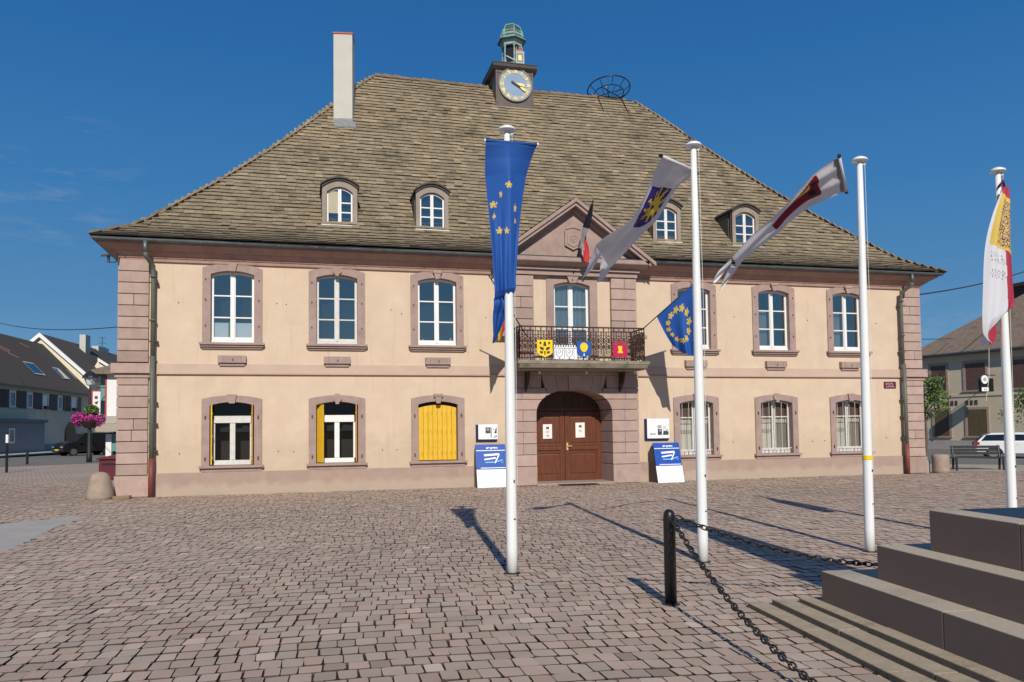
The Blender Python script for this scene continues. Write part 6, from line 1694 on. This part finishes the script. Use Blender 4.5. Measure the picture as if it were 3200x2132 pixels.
# ================================================================== CARS
def car(label, loc, rz, paint, L_=4.3, Wd=1.78, H=1.50, van=False, plate=True):
    """hatchback (or tall van) heading along local +x"""
    t = thing('parked_car', label, 'car', (0, 0, 0)); t.location = loc; t.rotation_euler = (0, 0, rz)
    hl = L_ / 2; b = MB()
    xf, xr = hl - .88, -hl + .78; wr = .33
    def arch(xc): return [(xc + (wr + .06) * cos(a), .31 + (wr + .06) * sin(a)) for a in [pi * k / 10 for k in range(11)]]
    low = [(hl - .02, .30)] + [(x, z) for x, z in arch(xf)] + [(x, z) for x, z in arch(xr)] + [(-hl + .04, .30)]
    if van: up = [(-hl, .6), (-hl + .03, 1.1), (-hl + .1, 1.14), (hl - 1.15, 1.12), (hl - .35, .98), (hl - .06, .78), (hl, .55)]
    else: up = [(-hl, .6), (-hl + .05, .88), (-hl + .16, 1.02), (-.2, .97), (hl - 1.25, .95), (hl - .45, .86), (hl - .08, .68), (hl, .50)]
    poly = low + up; n = len(poly)
    # body: three slices across so the sides curve in
    secs = [(-1, .94, .02), (-.8, 1, 0), (.8, 1, 0), (1, .94, .02)]
    rows_ = []
    for sy, sc, dz in ((-1.0, .965, .03), (-.93, 1.0, .0), (.93, 1.0, .0), (1.0, .965, .03)):
        rows_.append([(x * sc, sy * Wd / 2, .31 + (z - .31) * (1 - dz) if z > .31 else z) for x, z in poly])
    b.raw(rows_[0], [tuple(range(n))]); b.raw(rows_[-1], [tuple(range(n - 1, -1, -1))])
    for r0, r1 in zip(rows_, rows_[1:]): b.raw(r0 + r1, [(i, (i + 1) % n, n + (i + 1) % n, n + i) for i in range(n)])
    b.build('body', M[paint], t, bevel=.025)
    # cabin
    if van: cab = [(-hl + .06, 1.10), (-hl + .10, H - .12), (-hl + .3, H), (hl - 2.1, H), (hl - 1.75, H - .06), (hl - 1.1, 1.10)]
    else: cab = [(-hl + .12, 1.0), (-hl + .42, H - .16), (-hl + .75, H - .02), (-.1, H), (.35, H - .05), (hl - 1.2, .94)]
    k0, k1 = Wd / 2 * .95, Wd / 2 * .80
    zc = lambda z: k0 + (k1 - k0) * (z - .95) / (H - .95)
    b = MB(); A_ = [(x, -zc(z), z) for x, z in cab]; B_ = [(x, zc(z), z) for x, z in cab]; n = len(cab)
    b.raw(A_ + B_, [(i, (i + 1) % n, n + (i + 1) % n, n + i) for i in range(n)]); b.face(A_); b.face(B_[::-1])
    b.build('cabin', M[paint], t, bevel=.03)
    # glass: slightly proud panels
    cx_ = sum(p[0] for p in cab) / n; 
    gp_ = [(x + (cx_ - x) * .10, z) for x, z in cab]; zlo, zhi = 1.03, H - .10
    gpoly = [(cab[0][0] + .16, zlo), (cab[1][0] + .10, zhi - .08), (cab[2][0] + .02, zhi), (cab[-2][0] - .04, zhi - .02), (cab[-1][0] - .22, zlo)]
    for sy in (-1, 1):
        for q0, q1 in (((0, .50), None), ((.53, 1.0), None)):
            f0, f1 = q0
            bt = lambda f: (gpoly[0][0] + (gpoly[-1][0] - gpoly[0][0]) * f, zlo); tp = lambda f: (gpoly[1][0] + (gpoly[-2][0] - gpoly[1][0]) * f, zhi - .05 * abs(.5 - f))
            pl_ = [bt(f0), bt(f1), tp(f1), tp(f0)]
            b = MB(); b.face([(x, sy * (zc(z) + .006), z) for x, z in (pl_ if sy < 0 else pl_[::-1])]); b.build('side_window', M['carglass'], t)
    def slab(i, j, name, f=.86):
        (x0, z0), (x1, z1) = cab[i], cab[j]; dx, dz = x1 - x0, z1 - z0; L2 = math.hypot(dx, dz); nx, nz = (-dz / L2, dx / L2)
        if nx * (cx_ - x0) + nz * (1.2 - z0) > 0: nx, nz = -nx, -nz
        p0 = (x0 + dx * .08 + nx * .008, z0 + dz * .08 + nz * .008); p1 = (x0 + dx * .93 + nx * .008, z0 + dz * .93 + nz * .008)
        b = MB(); b.face([(p0[0], -zc(p0[1]) * f, p0[1]), (p0[0], zc(p0[1]) * f, p0[1]), (p1[0], zc(p1[1]) * f, p1[1]), (p1[0], -zc(p1[1]) * f, p1[1])]); b.build(name, M['carglass'], t)
    slab(n - 1, n - 2, 'windscreen'); slab(0, 1, 'rear_window')
    for xw in (xf, xr):
        for sy in (-1, 1):
            b = MB(); y0 = sy * (Wd / 2 - .20); y1 = sy * (Wd / 2 - .005)
            b.prism([(xw + wr * cos(a), .31 + wr * sin(a)) for a in [2 * pi * k / 24 for k in range(24)]], y0, y1, 'y'); wh = b.build('wheel', M['tyre'], t, bevel=.02)
            b = MB(); b.prism([(xw + wr * .66 * cos(a), .31 + wr * .66 * sin(a)) for a in [2 * pi * k / 16 for k in range(16)]], y1 - sy * .01, y1 + sy * .012, 'y'); b.build('rim', M['rim'], wh)
    for sy in (-1, 1):
        b = MB(); b.prism([(hl - .40, .70), (hl - .06, .60), (hl - .01, .70), (hl - .34, .84)], sy * Wd / 2 * .62, sy * Wd / 2 * .955, 'y'); b.build('headlight', M['headlight'], t, bevel=.015)
        b = MB(); b.prism([(-hl - .012, .78), (-hl + .22, .80), (-hl + .20, .95), (-hl + .03, .98)], sy * Wd / 2 * .66, sy * Wd / 2 * 1.004, 'y'); b.build('tail_light', M['taillight'], t, bevel=.01)
        b = MB(); b.obox((hl - 1.35, sy * (Wd / 2 + .06), 1.0), (.07, 0, 0), (0, .09, 0), (0, 0, .06)); b.build('wing_mirror', M[paint], t, bevel=.02)
        b = MB(); b.box(-.35, min(sy * Wd / 2 * 1.0, sy * (Wd / 2 + .012)), .80, -.15, max(sy * Wd / 2 * 1.0, sy * (Wd / 2 + .012)), .84); b.build('door_handle', M[paint], t)
    if plate:
        b = MB(); b.box(hl - .005, -.28, .40, hl + .012, .28, .52); b.build('number_plate', M['plate'], t)
        b = MB(); b.box(hl - .03, -.5, .55, hl + .006, .5, .66); b.build('grille', M['black'], t)
    return t


wc = car('white hatchback parked behind the black bench on the right', (24.75, 7.7, -.01), rad(-40), 'carwhite', 4.2, 1.8, 1.50, plate=False); wc.scale = (.95, .95, .80)
car('black van parked before the arched gateway on the left', (-24.6, 46.6, -.01), rad(-141), 'carblack', 4.2, 1.75, 1.76, van=True)

# ================================================================== BENCH
t = thing('bench', 'black metal bench standing right of the town hall before the white car', 'bench', (15.3, .75, 0)); t.rotation_euler = (0, 0, 0)
bd = Vector((1.30, -.69, 0)).normalized(); bo = Vector((bd.y, -bd.x, 0)); bc = Vector((15.32, .72, 0)); hw = .80
b = MB()
for k in range(4): b.obox(bc + bo * (.17 - .12 * k) + Vector((0, 0, .44)), bd * (hw + .1), bo * .045, (0, 0, .018))
b.build('seat', M['blackmetal'], t)
b = MB()
for k in range(3): b.obox(bc - bo * (.26 + .03 * k) + Vector((0, 0, .58 + .11 * k)), bd * hw, bo * .014, (0, 0, .045))
b.build('backrest', M['blackmetal'], t)
for s in (-1, 1):
    b = MB(); c = bc + bd * s * hw * .93; b.tube([c + bo * .2 + Vector((0, 0, -.01)), c + bo * .18 + Vector((0, 0, .43)), c - bo * .2 + Vector((0, 0, .42)), c - bo * .24 + Vector((0, 0, -.01))], .04, 8); b.tube([c - bo * .2 + Vector((0, 0, .42)), c - bo * .34 + Vector((0, 0, .86))], .03, 8); b.build('leg', M['blackmetal'], t)

# ================================================================== HOUSE ON THE RIGHT
he = thing('house', 'beige house with brown shutters and brown hipped roof right of the town hall', 'house', (33, 19.5, 0))
X_ = 33.0
b = MB(); b.box(X_, -14, -.03, X_ + 11, 23, 6.05); b.box(X_ - .04, -14, -.02, X_ - .001, 23.04, .55, 1); b.box(X_ - .05, -14, 3.34, X_ - .001, 23.05, 3.48); b.build('wall', [M['wallE'], M['concrete']], he)
b = MB(); e = .45; z0, z1 = 6.02, 10.7
b.raw([(X_ - e, 23 + e, z0), (X_ + 11 + e, 23 + e, z0), (X_ + 11 + e, -14 - e, z0), (X_ - e, -14 - e, z0), (X_ + 5.5, 17.3, z1), (X_ + 5.5, -8.5, z1), (X_ - e, 23 + e, z0 + .14), (X_ + 11 + e, 23 + e, z0 + .14), (X_ + 11 + e, -14 - e, z0 + .14), (X_ - e, -14 - e, z0 + .14)],
      [(0, 1, 2, 3), (6, 7, 4), (7, 8, 5, 4), (8, 9, 5), (9, 6, 4, 5), (0, 1, 7, 6), (1, 2, 8, 7), (2, 3, 9, 8), (3, 0, 6, 9)]); b.build('roof', M['roofbrown'], he)
b = MB(); b.tube([(X_ - e - .03, 23.4, 6.12), (X_ - e - .03, -14, 6.12)], .08, 8); b.build('gutter', M['zinc'], he)
def ewin(y0, y1, z0, z1, mshut, label=None):
    b = MB(); b.box(X_ - .05, y0 - .16, z0 - .02, X_ - .001, y0, z1); b.box(X_ - .05, y1, z0 - .02, X_ - .001, y1 + .16, z1); b.box(X_ - .05, y0 - .16, z1, X_ - .001, y1 + .16, z1 + .16); b.box(X_ - .12, y0 - .2, z0 - .12, X_ - .001, y1 + .2, z0 - .022)
    wn = b.build('window', M['trim_pink'], he)
    for q0, q1 in ((y0, (y0 + y1) / 2 - .015), ((y0 + y1) / 2 + .015, y1)):
        b = MB(); b.box(X_ - .03, q0, z0, X_ - .001, q1, z1)
        for k in range(8): zz_ = z0 + .12 + (z1 - z0 - .2) * k / 8; b.box(X_ - .036, q0 + .08, zz_, X_ - .0305, q1 - .08, zz_ + .05)
        b.build('shutter', M[mshut], wn)
for y0, y1 in ((20.67, 21.7), (18.1, 19.37), (15.4, 16.6), (12.2, 13.4), (9.2, 10.4)): ewin(y0, y1, 3.75, 5.43, 'shutter2')
for y0, y1 in ((20.56, 21.58), (18.12, 19.35)): ewin(y0, y1, .85, 2.5, 'door_olive')
b = MB()
y = 20.95
for wd, k in ((.14, 'a'), (.12, 'b'), (.16, 'c'), (.12, 'a'), (0, ''), (.17, 'b'), (.14, 'c'), (.17, 'a')):
    if not wd: y -= .42; continue
    b.box(X_ - .03, y - wd, 2.80, X_ - .001, y - wd + .05, 3.10); b.box(X_ - .03, y - .05, 2.80, X_ - .001, y, 3.10)
    zb_ = {'a': (3.05, 3.1), 'b': (2.92, 2.98), 'c': (2.8, 2.86)}[k]; b.box(X_ - .029, y - wd + .05, zb_[0], X_ - .001, y - .05, zb_[1])
    y -= wd + .14
b.build('lettering', M['shutter'], he)
sg = thing('hanging_sign', 'dark box sign with a pale round emblem projecting from the beige house', 'sign', (32.3, 17.1, 3.9))
b = MB(); b.box(31.85, 17.0, 3.55, 32.75, 17.22, 4.35); b.build('panel', M['black'], sg)
b = MB(); b.prism([(32.05 + .24 * cos(a) - .0, 4.27 + .26 * sin(a)) for a in [2 * pi * k / 20 for k in range(20)]], 16.93, 16.995, 'y'); b.box(31.85, 16.97, 3.57, 32.35, 16.998, 3.80); b.build('emblem', M['whiteboard'], sg)
b = MB(); b.prism([(31.95, 4.16), (32.18, 4.20), (32.14, 4.40), (31.92, 4.36)], 16.92, 16.929, 'y'); b.box(32.02, 16.962, 3.61, 32.08, 16.969, 3.75); b.box(32.14, 16.962, 3.61, 32.2, 16.969, 3.75); b.build('print', M['clock_ring'], sg)
b = MB(); b.tube([(32.3, 17.1, 4.3), (32.3, 17.1, 4.55), (33, 17.1, 4.55)], .03, 6); b.build('arm', M['blackmetal'], sg)
he.rotation_euler = (0, 0, rad(14))
hd = thing('house', 'tall dark brown building behind the beige house at the right picture edge', 'house', (62, 40, 0))
b = MB(); b.box(54.6, 22, 0, 72, 38, 13.9); b.build('wall', M['brownwall'], hd)
b = MB(); b.prism([(21.5, 13.905), (38.5, 13.905), (38.5, 14.2), (21.5, 14.2)], 54.2, 72.5, 'x'); b.build('roof', M['roofdark'], hd)

# ================================================================== TREES
def tree(label, x, y, zc, rx_, rz_, seed, n=2600, trunk=.09):
    rg = random.Random(seed); t = thing('tree', label, 'tree', (x, y, 0), 'small leafy trees before the beige house')
    b = MB(); b.tube([(x, y, -.02), (x + .05, y, zc * .4), (x - .03, y, zc * .8), (x, y, zc + rz_ * .4)], [trunk, trunk * .8, trunk * .6, trunk * .2], 8)
    limbs = []
    for k in range(9):
        a = rg.uniform(0, 2 * pi); z0 = zc - rz_ * .75 + k * rz_ * .12; e = Vector((x + rx_ * .75 * cos(a), y + rx_ * .75 * sin(a), z0 + rz_ * rg.uniform(.3, .7))); limbs.append(e)
        b.tube([(x, y, z0), ((x + e.x) / 2, (y + e.y) / 2, (z0 + e.z) / 2 + .05), e], [trunk * .45, trunk * .3, trunk * .1], 5)
    b.build('trunk', M['bark'], t)
    b = MB(); cl = [(e, rg.uniform(.35, .6)) for e in limbs] + [(Vector((x + rg.gauss(0, .45) * rx_, y + rg.gauss(0, .45) * rx_, zc + rg.uniform(-.8, .9) * rz_)), rg.uniform(.3, .5)) for _ in range(14)]
    for i in range(n):
        c, r_ = cl[rg.randrange(len(cl))]; v_ = Vector((rg.gauss(0, 1), rg.gauss(0, 1), rg.gauss(0, 1))).normalized() * r_ * rg.uniform(.55, 1.05) * rx_ / 1.1; p = c + v_
        s = rg.uniform(.05, .10); n_ = (v_.normalized() + Vector((rg.gauss(0, .6), rg.gauss(0, .6), rg.gauss(.3, .6)))).normalized(); t1 = n_.orthogonal().normalized(); t2 = n_.cross(t1); k = rg.uniform(0, pi); u1 = t1 * cos(k) + t2 * sin(k); u2 = n_.cross(u1)
        b.face([p - u1 * s, p - u2 * s * .5, p + u1 * s, p + u2 * s * .5], 0 if rg.random() < .65 else 1)
    b.build('crown', [M['leaf'], M['leaf2']], t)


tree('small round leafy tree partly hidden by the right corner of the town hall', 26.9, 16.1, 3.0, 1.15, 1.3, 5)
tree('leafy tree behind the rightmost flagpole at the picture edge', 28.3, 9.3, 2.5, 1.35, 1.2, 6)
t = thing('railing_fence', 'grey metal railing beside the leafy tree at the right picture edge', 'railing', (30, 6, 0))
b = MB(); b.tube([(29.0, 10.5, 1.05), (29.6, 2, 1.05)], .03, 6); b.tube([(29.0, 10.5, .6), (29.6, 2, .6)], .02, 6)
for k in range(8): b.tube([(29.0 + .085 * k, 10.5 - 1.2 * k, -.02), (29.0 + .085 * k, 10.5 - 1.2 * k, 1.05)], .025, 6)
b.build('rail', M['lead'], t)

# ================================================================== OVERHEAD CABLES
def cable(label, p0, p1, sag, r_=.02):
    p0, p1 = Vector(p0), Vector(p1); b = MB()
    b.tube([p0.lerp(p1, k / 24) - Vector((0, 0, sag * 4 * (k / 24) * (1 - k / 24))) for k in range(25)], r_, 5)
    tag(b.build('overhead_cable', M['blackmetal']), label, 'cable', 'overhead cables')


cable('thin overhead cable crossing the sky left of the town hall', (-12.4, 9.0, 5.85), (-34, 52, 11.5), .7, .022)
cable('upper overhead cable rising rightward from the town hall corner', (12.4, 2.5, 6.25), (34.0, 14, 10.9), .35, .028)
cable('lower overhead cable running from the town hall to the beige house', (12.4, 5.0, 5.35), (33.2, 20.5, 7.2), .15, .02)
